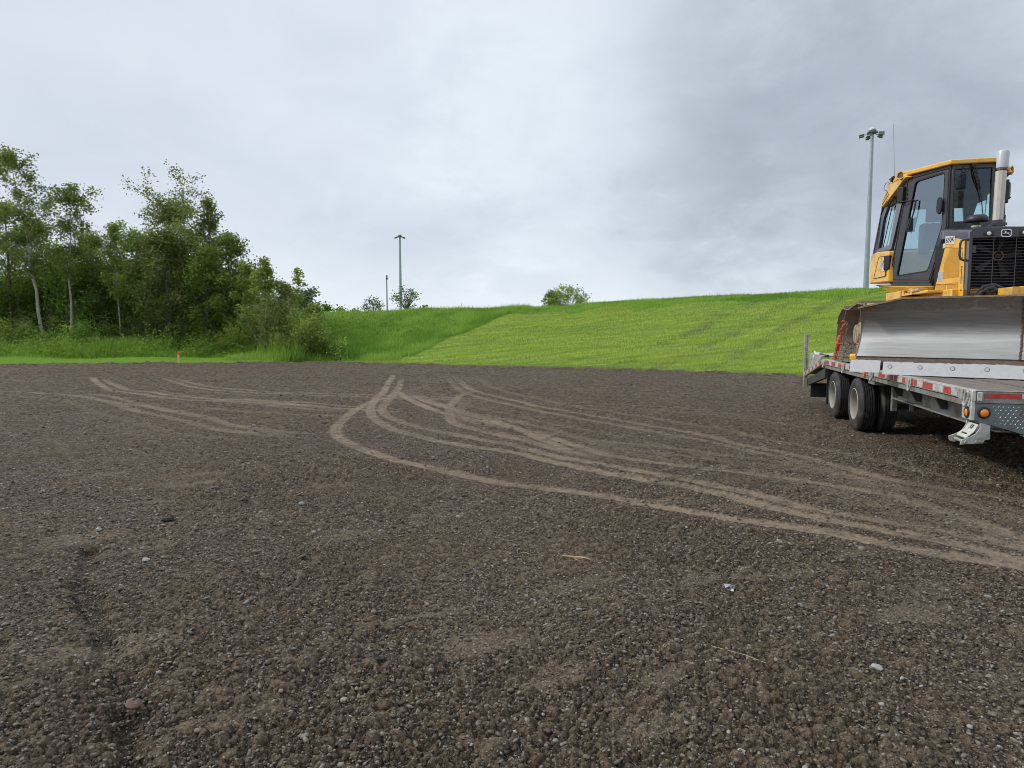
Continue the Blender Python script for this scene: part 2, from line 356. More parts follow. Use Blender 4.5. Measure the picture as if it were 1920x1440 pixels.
for st, pl in TRACKS+FAINT:
    P = np.array(pl, float)
    if P[-1][0] > 2.6 and P[-1][1] < 6.9:  # the passes run on out of the photo
        d = P[-1]-P[-3]; d /= np.hypot(*d); P = np.vstack([P, P[-1]+d*1.2, P[-1]+d*2.6+(.1, -.1), P[-1]+d*4.2+(.25, -.3)])
    P = np.vstack([2*P[0]-P[1], P, 2*P[-1]-P[-2]]); Q = []
    for i in range(1, len(P)-2):
        for t in np.linspace(0, 1, 5)[:-1]:
            Q.append(.5*((2*P[i])+(-P[i-1]+P[i+1])*t+(2*P[i-1]-5*P[i]+4*P[i+1]-P[i+2])*t*t+(-P[i-1]+3*P[i]-3*P[i+1]+P[i+2])*t**3))
    Q.append(P[-2]); Q = np.array(Q); L = 0; n_ = len(Q)
    for i in range(n_-1):
        a, b = Q[i], Q[i+1]; d = b-a; l = np.hypot(*d)
        if l < 1e-4: continue
        lo = np.minimum(a, b)-.4; hi = np.maximum(a, b)+.4
        k = np.where((X > lo[0]) & (X < hi[0]) & (Y > lo[1]) & (Y < hi[1]))[0]
        if len(k):
            x = X[k]-a[0]; y = Y[k]-a[1]; t = np.clip((x*d[0]+y*d[1])/l/l, 0, 1)
            sd_ = ((d[0]*y-d[1]*x)/l); dist = np.hypot(x-t*d[0], y-t*d[1])
            tds[k] = np.minimum(tds[k], np.where(st > .55, dist, 9)); wob = (vnoise(X[k]*7, Y[k]*7, 3)-.5)*.02
            endf = min(1, (i+.5)/4, (n_-1.5-i)/4) if st < 1 else 1
            m = st*endf*(1-sstep(.075, .105, dist+wob))*(.72+.28*np.cos(sd_*2*math.pi/.05))*(.82+.18*np.sin((L+t*l)*2*math.pi/.075+np.abs(sd_)*45))
            up = m > tr[k]; kk = k[up]; tr[kk] = m[up]; tarc[kk] = (L+t*l)[up]; tside[kk] = sd_[up]
        L += l
brk = .72+.45*sstep(.3, .7, fbm(X*1.6, Y*1.6, 21, 4)); tr = np.clip(tr*brk*1.3*(.55+.75*sstep(.25, .75, fbm(X*16, Y*16, 24, 3))), 0, 1)
# furrow left by a blade edge near the camera, and a few smeared flat patches
fur = np.zeros_like(X)
FL = [(-2.9, 4.6), (-2.57, 3.94), (-2.05, 3.29), (-1.74, 2.87), (-1.52, 2.58), (-1.3, 2.2), (-1.1, 1.7)]
for i in range(len(FL)-1):
    a, b = np.array(FL[i]), np.array(FL[i+1]); d = b-a; l = np.hypot(*d)
    t = np.clip(((X-a[0])*d[0]+(Y-a[1])*d[1])/l/l, 0, 1); sd_ = (d[0]*(Y-a[1])-d[1]*(X-a[0]))/l
    dist = np.hypot(X-a[0]-t*d[0], Y-a[1]-t*d[1])+(vnoise(X*9, Y*9, 31)-.5)*.10
    amp = .5+.8*vnoise(X*2.2, Y*2.2, 33)
    fur = np.where(np.abs(fur) > .8, fur, np.minimum(fur, -np.exp(-(dist/.065)**2)*amp))
flat = np.zeros_like(X); rng = random.Random(4)
for k in range(46):
    y = rng.uniform(2.2, 7.5); x = rng.uniform(-.8, .85)*y; ang = rng.uniform(.25, .75); la = rng.uniform(.10, .30); lb = la*rng.uniform(.25, .5)
    u = (X-x)*math.cos(ang)+(Y-y)*math.sin(ang); v = -(X-x)*math.sin(ang)+(Y-y)*math.cos(ang)
    flat = np.maximum(flat, (1-sstep(.6, 1.25, np.hypot(u/la, v/lb)+(vnoise(X*14, Y*14, 40)-.5)*.7))*rng.uniform(.5, 1))
rr = np.hypot(X, Y); near = 1-sstep(14, 30, rr)
zone = .55+.7*sstep(.3, .7, fbm(X*.8, Y*.8, 51, 3)); calm = (1-.85*tr)*(1-.75*flat)*zone*(.45+.55*sstep(.08, .30, tds))
# stretched slightly along the grader's sweep
sx = X*.94+Y*.34; sy = -X*.34+Y*.94
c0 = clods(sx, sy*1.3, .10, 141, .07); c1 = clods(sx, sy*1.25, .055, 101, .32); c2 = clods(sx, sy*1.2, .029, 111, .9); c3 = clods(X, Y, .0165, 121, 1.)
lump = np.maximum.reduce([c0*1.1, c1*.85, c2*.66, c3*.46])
Z = lump*.042*calm+(fbm(X*45, Y*45, 63, 3)-.5)*.016*calm+fur*.055+(fbm(X*.9, Y*.9, 61, 4)-.5)*.06+(fbm(X*7, Y*7, 71, 3)-.5)*.030*calm
Z = Z+.007*np.exp(-((tds-.135)/.032)**2)*(vnoise(X*12, Y*12, 44)+.3)-.007*tr+.005*tr*np.sin(tarc*2*math.pi/.055+np.abs(tside)*60)*near-.006*flat
ed_ = (Y-yedge(X))*.9; Z = Z+.22*sstep(-1.3, -.35, ed_)*(1-sstep(.2, .9, ed_))*np.maximum(0, fbm(X*2.4, Y*2.4, 81, 4)-.40)-sstep(-.2, 1.5, ed_)*.05
nA = len(az); nR = len(rad)
ii, jj = np.meshgrid(np.arange(nR-1), np.arange(nA-1), indexing='ij'); q = ii*nA+jj
F = np.stack([q, q+1, q+nA+1, q+nA], -1).reshape(-1, 4)[:, ::-1]
soil = np_mesh('soil_lot', np.stack([X, Y, Z], 1), F, M_SOIL, attrs={'packed': np.clip(tr+flat*.35, 0, 1), 'lump': lump*(1+.75*np.clip(fur, -1.2, 0))}, smooth=True)  # lump lowered along the furrow, so the groove's shade is painted dark too
tag(soil, kind='structure')
def soil_z(x, y): return 0.008
# loose stones
def stone_mat():
    s = Nodes('loose_stone'); at = (s.n('ShaderNodeAttribute', attribute_name='tone'), 2); pos = (s.n('ShaderNodeNewGeometry'), 0)
    c = s.ramp(at, [(0., (.06, .048, .034)), (.40, (.16, .132, .098)), (.72, (.26, .235, .195)), (.93, (.29, .275, .25)), (1., (.42, .41, .39))])
    c = s.mix(s.math('MULTIPLY', s.noise(pos, 90., 4, .6), .55), c, (.075, .060, .044))
    p = s.n('ShaderNodeBsdfPrincipled', ins={'Base Color': c, 'Roughness': .75, 'Specular IOR Level': .3})
    b = s.n('ShaderNodeBump', ins={'Strength': .6, 'Distance': .004, 'Height': s.noise(pos, 160., 3)}); s.t.links.new(b.outputs[0], p.inputs['Normal'])
    return s.surf(p)
M_STONE = stone_mat()
g = np.random.default_rng(8)
ico = np.array([(0, 0, 1), (.894, 0, .447), (.276, .851, .447), (-.724, .526, .447), (-.724, -.526, .447), (.276, -.851, .447), (.724, .526, -.447), (-.276, .851, -.447), (-.894, 0, -.447), (-.276, -.851, -.447), (.724, -.526, -.447), (0, 0, -1)])
icf = np.array([(0, 1, 2), (0, 2, 3), (0, 3, 4), (0, 4, 5), (0, 5, 1), (1, 6, 2), (2, 7, 3), (3, 8, 4), (4, 9, 5), (5, 10, 1), (6, 7, 2), (7, 8, 3), (8, 9, 4), (9, 10, 5), (10, 6, 1), (11, 7, 6), (11, 8, 7), (11, 9, 8), (11, 10, 9), (11, 6, 10)])
def scatter(n, r0, r1, a0, a1):
    r = np.sqrt(g.uniform(r0*r0, r1*r1, n)); a = g.uniform(R(a0), R(a1), n); return r*np.sin(a), r*np.cos(a)
pos = [scatter(52000, 1.4, 5, -50, 50), scatter(48000, 5, 10, -48, 48), scatter(20000, 10, 26, -48, 48)]
sz = [g.lognormal(math.log(.0047), .42, 52000), g.lognormal(math.log(.0068), .42, 48000), g.lognormal(math.log(.0115), .4, 20000)]
px = np.concatenate([p[0] for p in pos]); py = np.concatenate([p[1] for p in pos]); sz = np.clip(np.concatenate(sz), .003, .032)
dens = fbm(px*.9, py*.9, 91, 4)+.12*sstep(0, 3, px)
keep = (dens > .44-.1*g.random(len(px))) & (py < yedge(px)-.3)
# fewer stones inside the packed wheel tracks: look the track value up on the polar grid
ri = np.clip(np.searchsorted(rad, np.hypot(px, py)), 0, nR-1); ai = np.clip(np.searchsorted(az, np.arctan2(px, py)), 0, nA-1)
keep &= (tr[ri*nA+ai] < g.random(len(px))*.7); zs = Z[ri*nA+ai]
px, py, sz, zs = px[keep], py[keep], sz[keep], zs[keep]; n = len(px)
V = ico[None]*g.uniform(.72, 1.18, (n, 12, 1))*sz[:, None, None]*np.stack([g.uniform(.9, 1.5, n), g.uniform(.7, 1.1, n), g.uniform(.45, .8, n)], 1)[:, None, :]
th = g.uniform(0, 6.28, n); c_, s_ = np.cos(th), np.sin(th); ti = g.uniform(-.4, .4, n)
vx = V[..., 0]*c_[:, None]-V[..., 1]*s_[:, None]; vy = V[..., 0]*s_[:, None]+V[..., 1]*c_[:, None]; vz = V[..., 2]+vx*ti[:, None]
V = np.stack([vx+px[:, None], vy+py[:, None], vz+(zs+sz*.18)[:, None]], -1).reshape(-1, 3)
F = (icf[None]+np.arange(n)[:, None, None]*12).reshape(-1, 3)
tone = np.clip(g.beta(1.6, 2.3, n), 0, 1); tone = np.where(g.random(n) < .03, g.uniform(.9, 1, n), tone)
grv = np_mesh('gravel', V, F, M_STONE, attrs={'tone': np.repeat(tone, 12)}); tag(grv, kind='stuff')

# single bits lying on the soil that the photo shows
M_WOOD = mat('split_wood', (.33, .24, .15), .8, var=.35, vscale=25); M_STRAW = mat('dry_straw', (.46, .38, .22), .8, var=.2)
M_RED = mat('reddish_stone', (.135, .085, .066), .85, var=.25, vscale=40, bump=.004, bscale=90); M_PALE = mat('pale_stone', (.34, .32, .29), .8, var=.2, vscale=40, bump=.003, bscale=90)
M_LITTER = mat('crumpled_film', (.36, .37, .39), .35, var=.2, vscale=40); M_CLOD = mat('dark_clod', (.055, .045, .037), .95, var=.3, vscale=50, bump=.01, bscale=70)
def lone(name, mb, m, label, cat, at, group=None):
    o = mb.build(name, m, base=Vector((0, 0, 0))); o.location = (at[0], at[1], at[2] if len(at) > 2 else soil_z(*at)); return tag(o, label, cat, group)
rng = random.Random(12)
mb = MB(); mb.tube([(-.095, .045, .012), (-.04, .02, .017), (.03, -.018, .02), (.062, -.034, .022)], [.004, .007, .009, .006], 6); mb.tube([(.03, -.02, .024), (.08, -.045, .026), (.115, -.055, .02)], [.009, .010, .002], 6)
mb.tube([(.0, .0, .012), (.04, -.05, .01), (.075, -.075, .008)], [.003, .004, .002], 5)
lone('broken_stick', mb, M_WOOD, 'splintered brown stick with a pale broken end lying on the soil', 'stick', (.39, 4.30))
for (x, y, l, a, lab) in ((.09, 4.36, .09, -.7, 'short pale straw stem lying left of the splintered stick'), (1.05, 2.95, .34, -.72, 'long thin dry grass stem on the gravel below the crumpled litter')):
    d = Vector((math.cos(a), math.sin(a), 0))*l*.5
    lone('straw_stem', MB().tube([-d+Vector((0, 0, .02)), Vector((0, .008, .026)), d+Vector((0, 0, .018))], .0015, 5), M_STRAW, lab, 'straw', (x, y), 'dry stems on the soil')
mb = MB()
for k in range(7):
    a = rng.uniform(0, 6.28); c = Vector((rng.uniform(-.025, .025), rng.uniform(-.015, .015), .018)); pts = [c+Vector((rng.uniform(-.024, .024), rng.uniform(-.02, .02), rng.uniform(-.012, .028))) for _ in range(4)]
    mb.prism(pts, (0, .001, .0015))
lone('litter_scrap', mb, M_LITTER, 'crumpled pale grey scrap of litter lying on the gravel', 'litter', (1.244, 3.76))
def rock(r, jit=.22): return MB().ball((0, 0, r*.35), (r*1.25, r, r*.75), 9, 6, jit, rng)
lone('stone', rock(.026), M_RED, 'reddish brown angular stone beside the furrow in the foreground', 'stone', (-1.50, 2.585), 'larger stones on the soil')
for x, y, r, lab in ((-2.36, 4.28, .020, 'flat whitish stone on the soil above the furrow'), (-3.07, 4.95, .018, 'pale whitish stone near the left edge of the dirt'), (.80, 2.28, .016, 'small whitish stone at the bottom right foreground'), (1.60, 2.88, .021, 'light grey stone in the coarse gravel at the lower right')):
    lone('stone', rock(r), M_PALE, lab, 'stone', (x, y), 'larger stones on the soil')
for x, y, r, lab in ((-2.42, 6.15, .034, 'dark earth clod, farther of the two on the left dirt'), (-2.68, 5.2, .038, 'dark earth clod on the left dirt, nearer of the two'), (-.62, 2.95, .03, 'small dark clod of earth in the centre foreground')):
    lone('earth_clod', rock(r, .3), M_CLOD, lab, 'clod', (x, y), 'dark clods of earth')

# ------------------------------------------------------------------ grass land
def land_mat():
    s = Nodes('grass_land'); pos = (s.n('ShaderNodeNewGeometry'), 0); tall = (s.n('ShaderNodeAttribute', attribute_name='tall'), 2); earth = (s.n('ShaderNodeAttribute', attribute_name='earth'), 2)
    mp = s.n('ShaderNodeMapping', ins={'Vector': pos, 'Rotation': (0, 0, R(26)), 'Scale': (.22, 2.2, 1)})
    str_ = s.noise((mp, 0), 1.5, 6, .65); n1 = s.noise(pos, .5, 5, .6); n2 = s.noise(pos, 7., 5, .7)
    mow = s.mix(s.ramp(str_, [(.35, 0.), (.68, 1.)]), (.10, .165, .019), (.28, .37, .047))
    mow = s.mix(s.math('MULTIPLY', s.ramp(n1, [(.52, 0.), (.72, 1.)]), .45), mow, (.28, .29, .062))
    tl = s.mix(s.ramp(n1, [(.3, 0.), (.7, 1.)]), (.085, .215, .020), (.15, .31, .036))
    c = s.mix(tall, mow, tl); c = s.mix(s.math('MULTIPLY', s.ramp(n2, [(.4, 0.), (.7, 1.)]), .4), c, (.075, .15, .018))
    c = s.mix(earth, c, (.085, .068, .05))
    p = s.n('ShaderNodeBsdfPrincipled', ins={'Base Color': c, 'Roughness': .8, 'Specular IOR Level': .2})
    b = s.n('ShaderNodeBump', ins={'Strength': .8, 'Distance': .09, 'Height': s.math('ADD', str_, s.math('MULTIPLY', n2, .6))}); s.t.links.new(b.outputs[0], p.inputs['Normal'])
    return s.surf(p)
M_LAND = land_mat()
xs = np.concatenate([np.linspace(-190, -34, 50)[:-1], np.arange(-34, 27, .2), np.linspace(27, 190, 50)]); ys = np.concatenate([np.arange(-80, 10, 6), np.arange(10, 52, .2), np.linspace(52, 230, 60)])
XX, YY = np.meshgrid(xs, ys); x, y = XX.ravel(), YY.ravel()
def tallness(x, y):
    sb, a = bank_sa(x, y); nz = (fbm(x*.6, y*.6, 77, 3)-.5)
    left = 1-sstep(-.3, .25, a-.35+nz*.5); top = sstep(10.2, 10.9, sb+nz*3.2-sstep(10, 18, a)*1.2); strip = sstep(3.4, 4.2, edge_d(x, y)+nz*.6)*(1-sstep(-7.5, -5, x))
    strip = np.maximum(strip, sstep(.35, .6, edge_d(x, y))*sstep(-12.5, -9.5, x)*(1-sstep(-6, -4, x)))
    return np.clip(np.maximum(np.maximum(left*sstep(.8, 1.4, edge_d(x, y)), top), strip), 0, 1)
zt = terrain(x, y); nx = len(xs); ny = len(ys)
ii, jj = np.meshgrid(np.arange(ny-1), np.arange(nx-1), indexing='ij'); q = ii*nx+jj
F = np.stack([q, q+1, q+nx+1, q+nx], -1).reshape(-1, 4)
sb, a_ = bank_sa(x, y)
earth = (1-sstep(.0, .55, edge_d(x, y)))*.9
# wheel marks of the mower running up the slope
dl = np.abs((x-6.07)*.682-(y-25)*.731)
earth = np.maximum(earth, .45*(1-sstep(.15, .5, np.minimum(dl, np.abs(dl-1.6))))*sstep(-.1, .25, fbm(x*1.2, y*1.2, 6, 3)-.42)*(sb > .8))
bank = np_mesh('grass_bank', np.stack([x, y, zt], 1), F, M_LAND, attrs={'tall': tallness(x, y), 'earth': earth}, smooth=True); tag(bank, kind='structure')
# the wide land to the horizon
M_FIELD = mat('far_field', (.075, .12, .03), .9, var=.3, vscale=.05)
mb = MB(); mb.lathe([(0, .1), (0, 60.), (-.5, 400.), (-2, 4500.)], (0, 60, -.42), (0, 0, 1), 64); tag(mb.build('ground', M_FIELD, base=Vector((0, 0, 0))), kind='structure')

M_BLADE = leaf_mat('grass_blade', (.075, .165, .014), (.325, .43, .052), .3, .55, (.36, .30, .11))
M_BLADE2 = leaf_mat('tall_grass_blade', (.10, .215, .024), (.29, .44, .075), .3, .5)
def blades(name, x, y, h, wd, m, tone):
    n = len(x); z = terrain(x, y); a = g.uniform(0, 6.28, n); ln = g.uniform(.1, .6, n)*h; la = g.normal(.4, 1.2, n)
    b0 = np.stack([x-np.cos(a)*wd, y-np.sin(a)*wd, z-.02], 1); b1 = np.stack([x+np.cos(a)*wd, y+np.sin(a)*wd, z-.02], 1); t = np.stack([x+np.cos(la)*ln, y+np.sin(la)*ln, z+h], 1)
    V = np.stack([b0, b1, t], 1).reshape(-1, 3); F = np.arange(3*n).reshape(-1, 3)
    return tag(np_mesh(name, V, F, m, attrs={'tone': np.repeat(np.clip(tone, 0, 1), 3)}), kind='stuff')
# mown slope
n = 150000; a = g.uniform(-2, 24, n); sb = g.uniform(-1, 12, n); x = -5.4+.898*a+.44*sb; y = 28.6-.44*a+.898*sb
k = (tallness(x, y) < .5) & (edge_d(x, y) > .12-.8*g.random(n)**3); x, y = x[k], y[k]; sb, a = bank_sa(x, y)
st = np.clip(.5+1.7*(fbm(a*.16, sb*2.9, 15, 3)-.5)*1.5, 0, 1); pt_ = sstep(.52, .70, fbm(a*.30, sb*.9, 17, 4)); dl = np.abs((x-6.07)*.682-(y-25)*.731); mk_ = (1-sstep(.12, .3, np.minimum(dl, np.abs(dl-1.6))))*(sb > .6)
blades('mown_grass', x, y, g.uniform(.025, .07, len(x))*(.7+.9*st), g.uniform(.006, .014, len(x)), M_BLADE, np.clip(.02+.62*st+g.normal(0, .10, len(x)), 0, .76)+.36*pt_*(g.random(len(x)) < .7)+.10*np.sin(sb*7.2+a*.35+6*fbm(a*.3, sb*.3, 29, 3))-.3*mk_)
# rough slope and crest
n = 170000; a = np.concatenate([g.uniform(-16, .6, n), g.uniform(0, 24, 60000), g.uniform(-16, 24, 26000)]); sb = np.concatenate([g.uniform(-3, 13.5, n), g.uniform(9.5, 14, 60000), g.uniform(11.8, 14, 26000)]); x = -5.4+.898*a+.44*sb; y = 28.6-.44*a+.898*sb
k = (tallness(x, y) > .4) & (x > -13) & (edge_d(x, y) > .15); x, y = x[k], y[k]; sb, a = bank_sa(x, y); cl_ = fbm(x*.7, y*.7, 19, 4)
hh = g.gamma(5, .031, len(x))*(.45+1.1*cl_)*np.where(a > .6, .58, 1.)
blades('tall_grass', x, y, np.clip(hh, .05, .6), g.uniform(.008, .02, len(x)), M_BLADE2, .5+2.2*(cl_-.5)+g.normal(0, .25, len(x)))
# strip in front of the trees
n = 170000; x = g.uniform(-36, -6.5, n); y = yedge(x)+g.uniform(0, 10.5, n); k = g.random(n) > sstep(-11, -6.5, x); x, y = x[k], y[k]; d = edge_d(x, y); k = (d > .12); x, y, d = x[k], y[k], d[k]; cl_ = fbm(x*.6, y*.6, 23, 4); tl = sstep(3.2, 4.6, d+(x > -13.5)*(x+13.5)*1.1)
wd_ = sstep(-11, -7, x); hh = (.05+.62*tl*g.gamma(3, .33, len(x))*(.1+1.7*cl_**1.6)*(1-.62*wd_)); blades('verge_grass', x, y, np.clip(hh, .03, 1.1), g.uniform(.009, .022, len(x)), M_BLADE2, np.clip(.95-.75*tl+.5*(cl_-.3)+g.normal(0, .2, len(x))+.25*(tl < .3), 0, 1))

# broad leaved weeds in the verge
n = 900; x = g.uniform(-36, -8, n); y = yedge(x)+g.uniform(3.6, 9, n); d = edge_d(x, y); k = d > 3.4+np.clip((x+13.5)*-.0, 0, 0)-(x > -13.5)*2.6; x, y = x[k], y[k]; n = len(x); m_ = 60
a2 = g.uniform(-13, -.8, 70); s2 = g.uniform(4.5, 9.3, 70); x = np.concatenate([x, -5.4+.898*a2+.44*s2]); y = np.concatenate([y, 28.6-.44*a2+.898*s2]); n = len(x)
isb = np.arange(n) >= n-70; hgt = g.gamma(3, .16, n)*np.where(isb, .5, 1); wid = g.uniform(.12, .38, n)*np.where(isb, .7, 1); px = np.repeat(x, m_)+g.normal(0, 1, n*m_)*np.repeat(wid, m_); py = np.repeat(y, m_)+g.normal(0, 1, n*m_)*np.repeat(wid, m_); pz = terrain(px, py)+np.repeat(hgt, m_)*g.uniform(.1, 1.25, n*m_)
c = np.stack([px, py, pz], 1); n1 = g.normal(0, 1, (n*m_, 3)); n1[:, 2] *= .5; n1 /= np.linalg.norm(n1, axis=1)[:, None]; n2 = np.cross(n1, g.normal(0, 1, (n*m_, 3))); n2 /= np.linalg.norm(n2, axis=1)[:, None]; sz_ = g.uniform(.03, .075, (n*m_, 1))
V = np.stack([c-n1*sz_, c+n2*sz_*.55, c+n1*sz_, c-n2*sz_*.55], 1).reshape(-1, 3)
M_WEED = leaf_mat('weed_leaf', (.09, .17, .022), (.26, .40, .06), .35)
tag(np_mesh('verge_weeds', V, np.arange(4*n*m_).reshape(-1, 4), M_WEED, attrs={'tone': np.repeat(np.clip(np.repeat(g.normal(.45, .25, n), m_)+g.normal(0, .15, n*m_), 0, 1), 4)}), kind='stuff')

# ------------------------------------------------------------------ trees
def bark_mat(name, a, b):
    s = Nodes(name); pos = (s.n('ShaderNodeNewGeometry'), 0)
    c = s.mix(s.ramp(s.noise(pos, 9., 5, .7), [(.42, 0.), (.62, 1.)]), a, b)
    return s.surf(s.n('ShaderNodeBsdfPrincipled', ins={'Base Color': c, 'Roughness': .85}))
M_PALEBARK = bark_mat('pale_bark', (.37, .36, .315), (.20, .185, .155)); M_BARK = bark_mat('grey_bark', (.15, .13, .105), (.075, .065, .05))
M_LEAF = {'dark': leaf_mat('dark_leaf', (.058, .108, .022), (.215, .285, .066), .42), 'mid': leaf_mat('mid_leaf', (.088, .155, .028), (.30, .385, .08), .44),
          'olive': leaf_mat('olive_leaf', (.090, .125, .028), (.250, .294, .083), .3), 'bright': leaf_mat('bright_leaf', (.096, .198, .026), (.269, .435, .074), .32),
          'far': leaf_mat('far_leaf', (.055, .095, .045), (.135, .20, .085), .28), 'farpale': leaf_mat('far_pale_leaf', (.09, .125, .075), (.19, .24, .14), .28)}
class Twigs:
    def __init__(s, rng): s.mb = MB(); s.rng = rng; s.tips = []
    def limb(s, p, d, length, r0, nseg, curl=.18, up=.1, n=5, r1f=.25):
        pts = [Vector(p)]; d = Vector(d).normalized()
        for i in range(nseg):
            d = (d+Vector((s.rng.gauss(0, curl), s.rng.gauss(0, curl), s.rng.gauss(0, curl)+up))).normalized(); pts.append(pts[-1]+d*length/nseg)
        s.mb.tube(pts, [r0*(1-(1-r1f)*i/nseg) for i in range(nseg+1)], n, False); return pts
def leaves(name, centers, sig, num, size, m, parent, rs, tone0=.5, wind=None):
    c = np.array(centers)[rs.integers(0, len(centers), num)]; base = np.array([parent.location])
    ctone = rs.normal(0, .22, len(centers))
    idx = rs.integers(0, len(centers), num); c = np.array(centers)[idx]
    p = c+rs.normal(0, 1, (num, 3))*np.array(sig); n1 = rs.normal(0, 1, (num, 3)); n1[:, 2] = n1[:, 2]*.6
    if wind is not None: n1 = n1*.8+np.array(wind)
    n1 /= np.linalg.norm(n1, axis=1)[:, None]; t = rs.normal(0, 1, (num, 3)); n2 = np.cross(n1, t); n2 /= np.linalg.norm(n2, axis=1)[:, None]
    s = size*rs.uniform(.55, 1.3, (num, 1)); p0 = p-n1*s*.6; p2 = p+n1*s*.6; w_ = n2*s*.42; mid = p+n1*s*.05
    V = np.stack([p0, mid+w_, p2, mid-w_], 1).reshape(-1, 3)-np.array(parent.location)
    tn = np.clip(tone0+ctone[idx]+rs.normal(0, .18, num), 0, 1)
    return np_mesh(name, V, np.arange(4*num).reshape(-1, 4), m, parent, attrs={'tone': np.repeat(tn, 4)})
def tree(kind, label, cat, x, y, h, rc, cs=.3, nb=24, num=6000, size=.085, tone='mid', lean=(0, 0), tr=.10, bark=None, seed=1, gap=.0, sig=.2, group=None, shape='oval', wind=(.5, .1, .1), tone0=.5, sub=4):
    z0 = float(terrain(np.array([x]), np.array([y]))[0])-.05; rng = random.Random(seed); rs = np.random.default_rng(seed)
    root = bpy.data.objects.new(kind, None); root.location = (x, y, z0); link(root); BASE[root.name] = Vector((x, y, z0)); tag(root, label, cat, group)
    tw = Twigs(rng); N = 9; pts = []
    for i in range(N+1):
        t = i/N; wv = .05*h*t*(1-t)
        pts.append(Vector((x+lean[0]*h*t**1.3+rng.gauss(0, wv*.35), y+lean[1]*h*t+rng.gauss(0, wv*.35), z0+h*t*.97)))
    tw.mb.tube(pts, [tr*(1-.88*i/N) for i in range(N+1)], 7, False)
    cent = []; prof = {'oval': lambda t: math.sin(math.pi*min(1, .12+t*.86))**.7, 'cone': lambda t: (1-t)**.8+.12, 'flat': lambda t: 1-.3*t, 'top': lambda t: .35+.65*math.sin(math.pi*t**.8)}[shape]
    for b in range(nb):
        t = (b+rng.random())/nb; u = cs+(1-cs)*t*.97; k = min(N-1, int(u*N)); p = pts[k].lerp(pts[k+1], u*N-k)
        a = b*2.4+rng.uniform(-.5, .5); el = rng.uniform(.15, .9)+.25*t; L = rc*prof(t)*rng.uniform(.55, 1.15)
        if rng.random() < gap: L *= .35
        d = Vector((math.cos(a)*math.cos(el), math.sin(a)*math.cos(el), math.sin(el)))
        lp_ = tw.limb(p, d, L/max(.5, math.cos(el*.8)), tr*.32*(1-u*.75), 5)
        for j in range(sub):
            q = rng.uniform(.3, 1)*4.99; kk = int(q); sp = lp_[kk].lerp(lp_[kk+1], q-kk); sd_ = (lp_[kk+1]-lp_[kk]).normalized()+Vector((rng.gauss(0, .7), rng.gauss(0, .7), rng.gauss(.15, .5)))
            sl_ = tw.limb(sp, sd_, L*rng.uniform(.2, .45), tr*.09, 3, n=3); cent += [sl_[-1], sl_[-2]]
        cent.append(lp_[-1])
    cent.append(pts[-1]); cent = [tuple(c) for c in cent]
    if gap: cent = [c for c in cent if rng.random() > gap*.5]
    tw.mb.build('trunk', bark or M_BARK, root, smooth=60)
    leaves('crown', cent, (sig, sig, sig*.8), num, size, M_LEAF[tone], root, rs, tone0, wind); return root
def bush(kind, label, cat, x, y, h, rw, num=2500, size=.08, tone='mid', seed=1, stems=9, group=None, bark=None, sig=.16, tone0=.5, low=.15):
    z0 = float(terrain(np.array([x]), np.array([y]))[0])-.05; rng = random.Random(seed); rs = np.random.default_rng(seed)
    root = bpy.data.objects.new(kind, None); root.location = (x, y, z0); link(root); BASE[root.name] = Vector((x, y, z0)); tag(root, label, cat, group)
    tw = Twigs(rng); cent = []
    for b in range(stems):
        a = b*2.4; r_ = rng.random()**.5; top = Vector((math.cos(a)*rw*r_, math.sin(a)*rw*r_*.8, h*rng.uniform(.6, 1)*math.sqrt(max(.1, 1-.6*r_*r_))))
        p = Vector((x+math.cos(a)*rw*.15, y+math.sin(a)*rw*.15, z0)); l = tw.limb(p, top, top.length, .022+.008*h, 6, .12, .04)
        for i in range(1, 7):
            if i/6 < low: continue
            for k in range(3):
                sb_ = tw.limb(l[i], Vector((rng.gauss(0, 1), rng.gauss(0, 1), rng.gauss(.3, .6))), rng.uniform(.12, .45)*max(.5, rw*.6), .008, 2, n=3); cent.append(tuple(sb_[-1]))
    tw.mb.build('stem', bark or M_BARK, root, smooth=60)
    leaves('foliage', cent, (sig, sig, sig), num, size, M_LEAF[tone], root, rs, tone0); return root
G1 = 'trees of the wood on the left'; G2 = 'bushes at the foot of the wood'
def at(u, Y):
    return (u-960)/1276*Y, Y
def back(u): return 5.2 if u < 380 else max(1.2, 5.2-(u-380)/180*4)
def T(u, Y, vt, label, **k):
    Y += back(u); x, y = at(u, Y); z0 = float(terrain(np.array([x]), np.array([y]))[0]); h = 1.5+(616-vt)/1276*Y-z0
    k['size'] = .10; return tree(k.pop('kind', 'aspen_tree'), label, 'tree', x, y, h, k.pop('rc')*Y/31.5, group=k.pop('group', G1), **k)
T(84, 30.5, 288, 'tall aspen at the far left with a pale leaning trunk and dark leaves', rc=1.55, cs=.42, nb=34, num=8200, tone='dark', lean=(-.135, .02), tr=.10, bark=M_PALEBARK, seed=11, sig=.17, gap=.2, shape='oval')
T(135, 30.5, 348, 'aspen with a pale straight trunk and a narrow dark crown, right of the leaning aspen', rc=1.25, cs=.45, nb=30, num=5200, tone='dark', lean=(.035, .0), tr=.08, bark=M_PALEBARK, seed=12, sig=.16, gap=.25)
T(228, 31.5, 418, 'slim thin crowned aspen in the gap between the taller trees', rc=1.0, cs=.4, nb=22, num=2900, tone='mid', lean=(-.02, 0), tr=.055, bark=M_PALEBARK, seed=13, sig=.15, gap=.35)
T(345, 32, 405, 'tallest tree of the wood with a broad wind-blown olive crown', rc=2.5, cs=.3, nb=44, num=15000, tone='olive', lean=(-.055, 0), tr=.15, seed=14, sig=.19, gap=.12, shape='oval', sub=5)
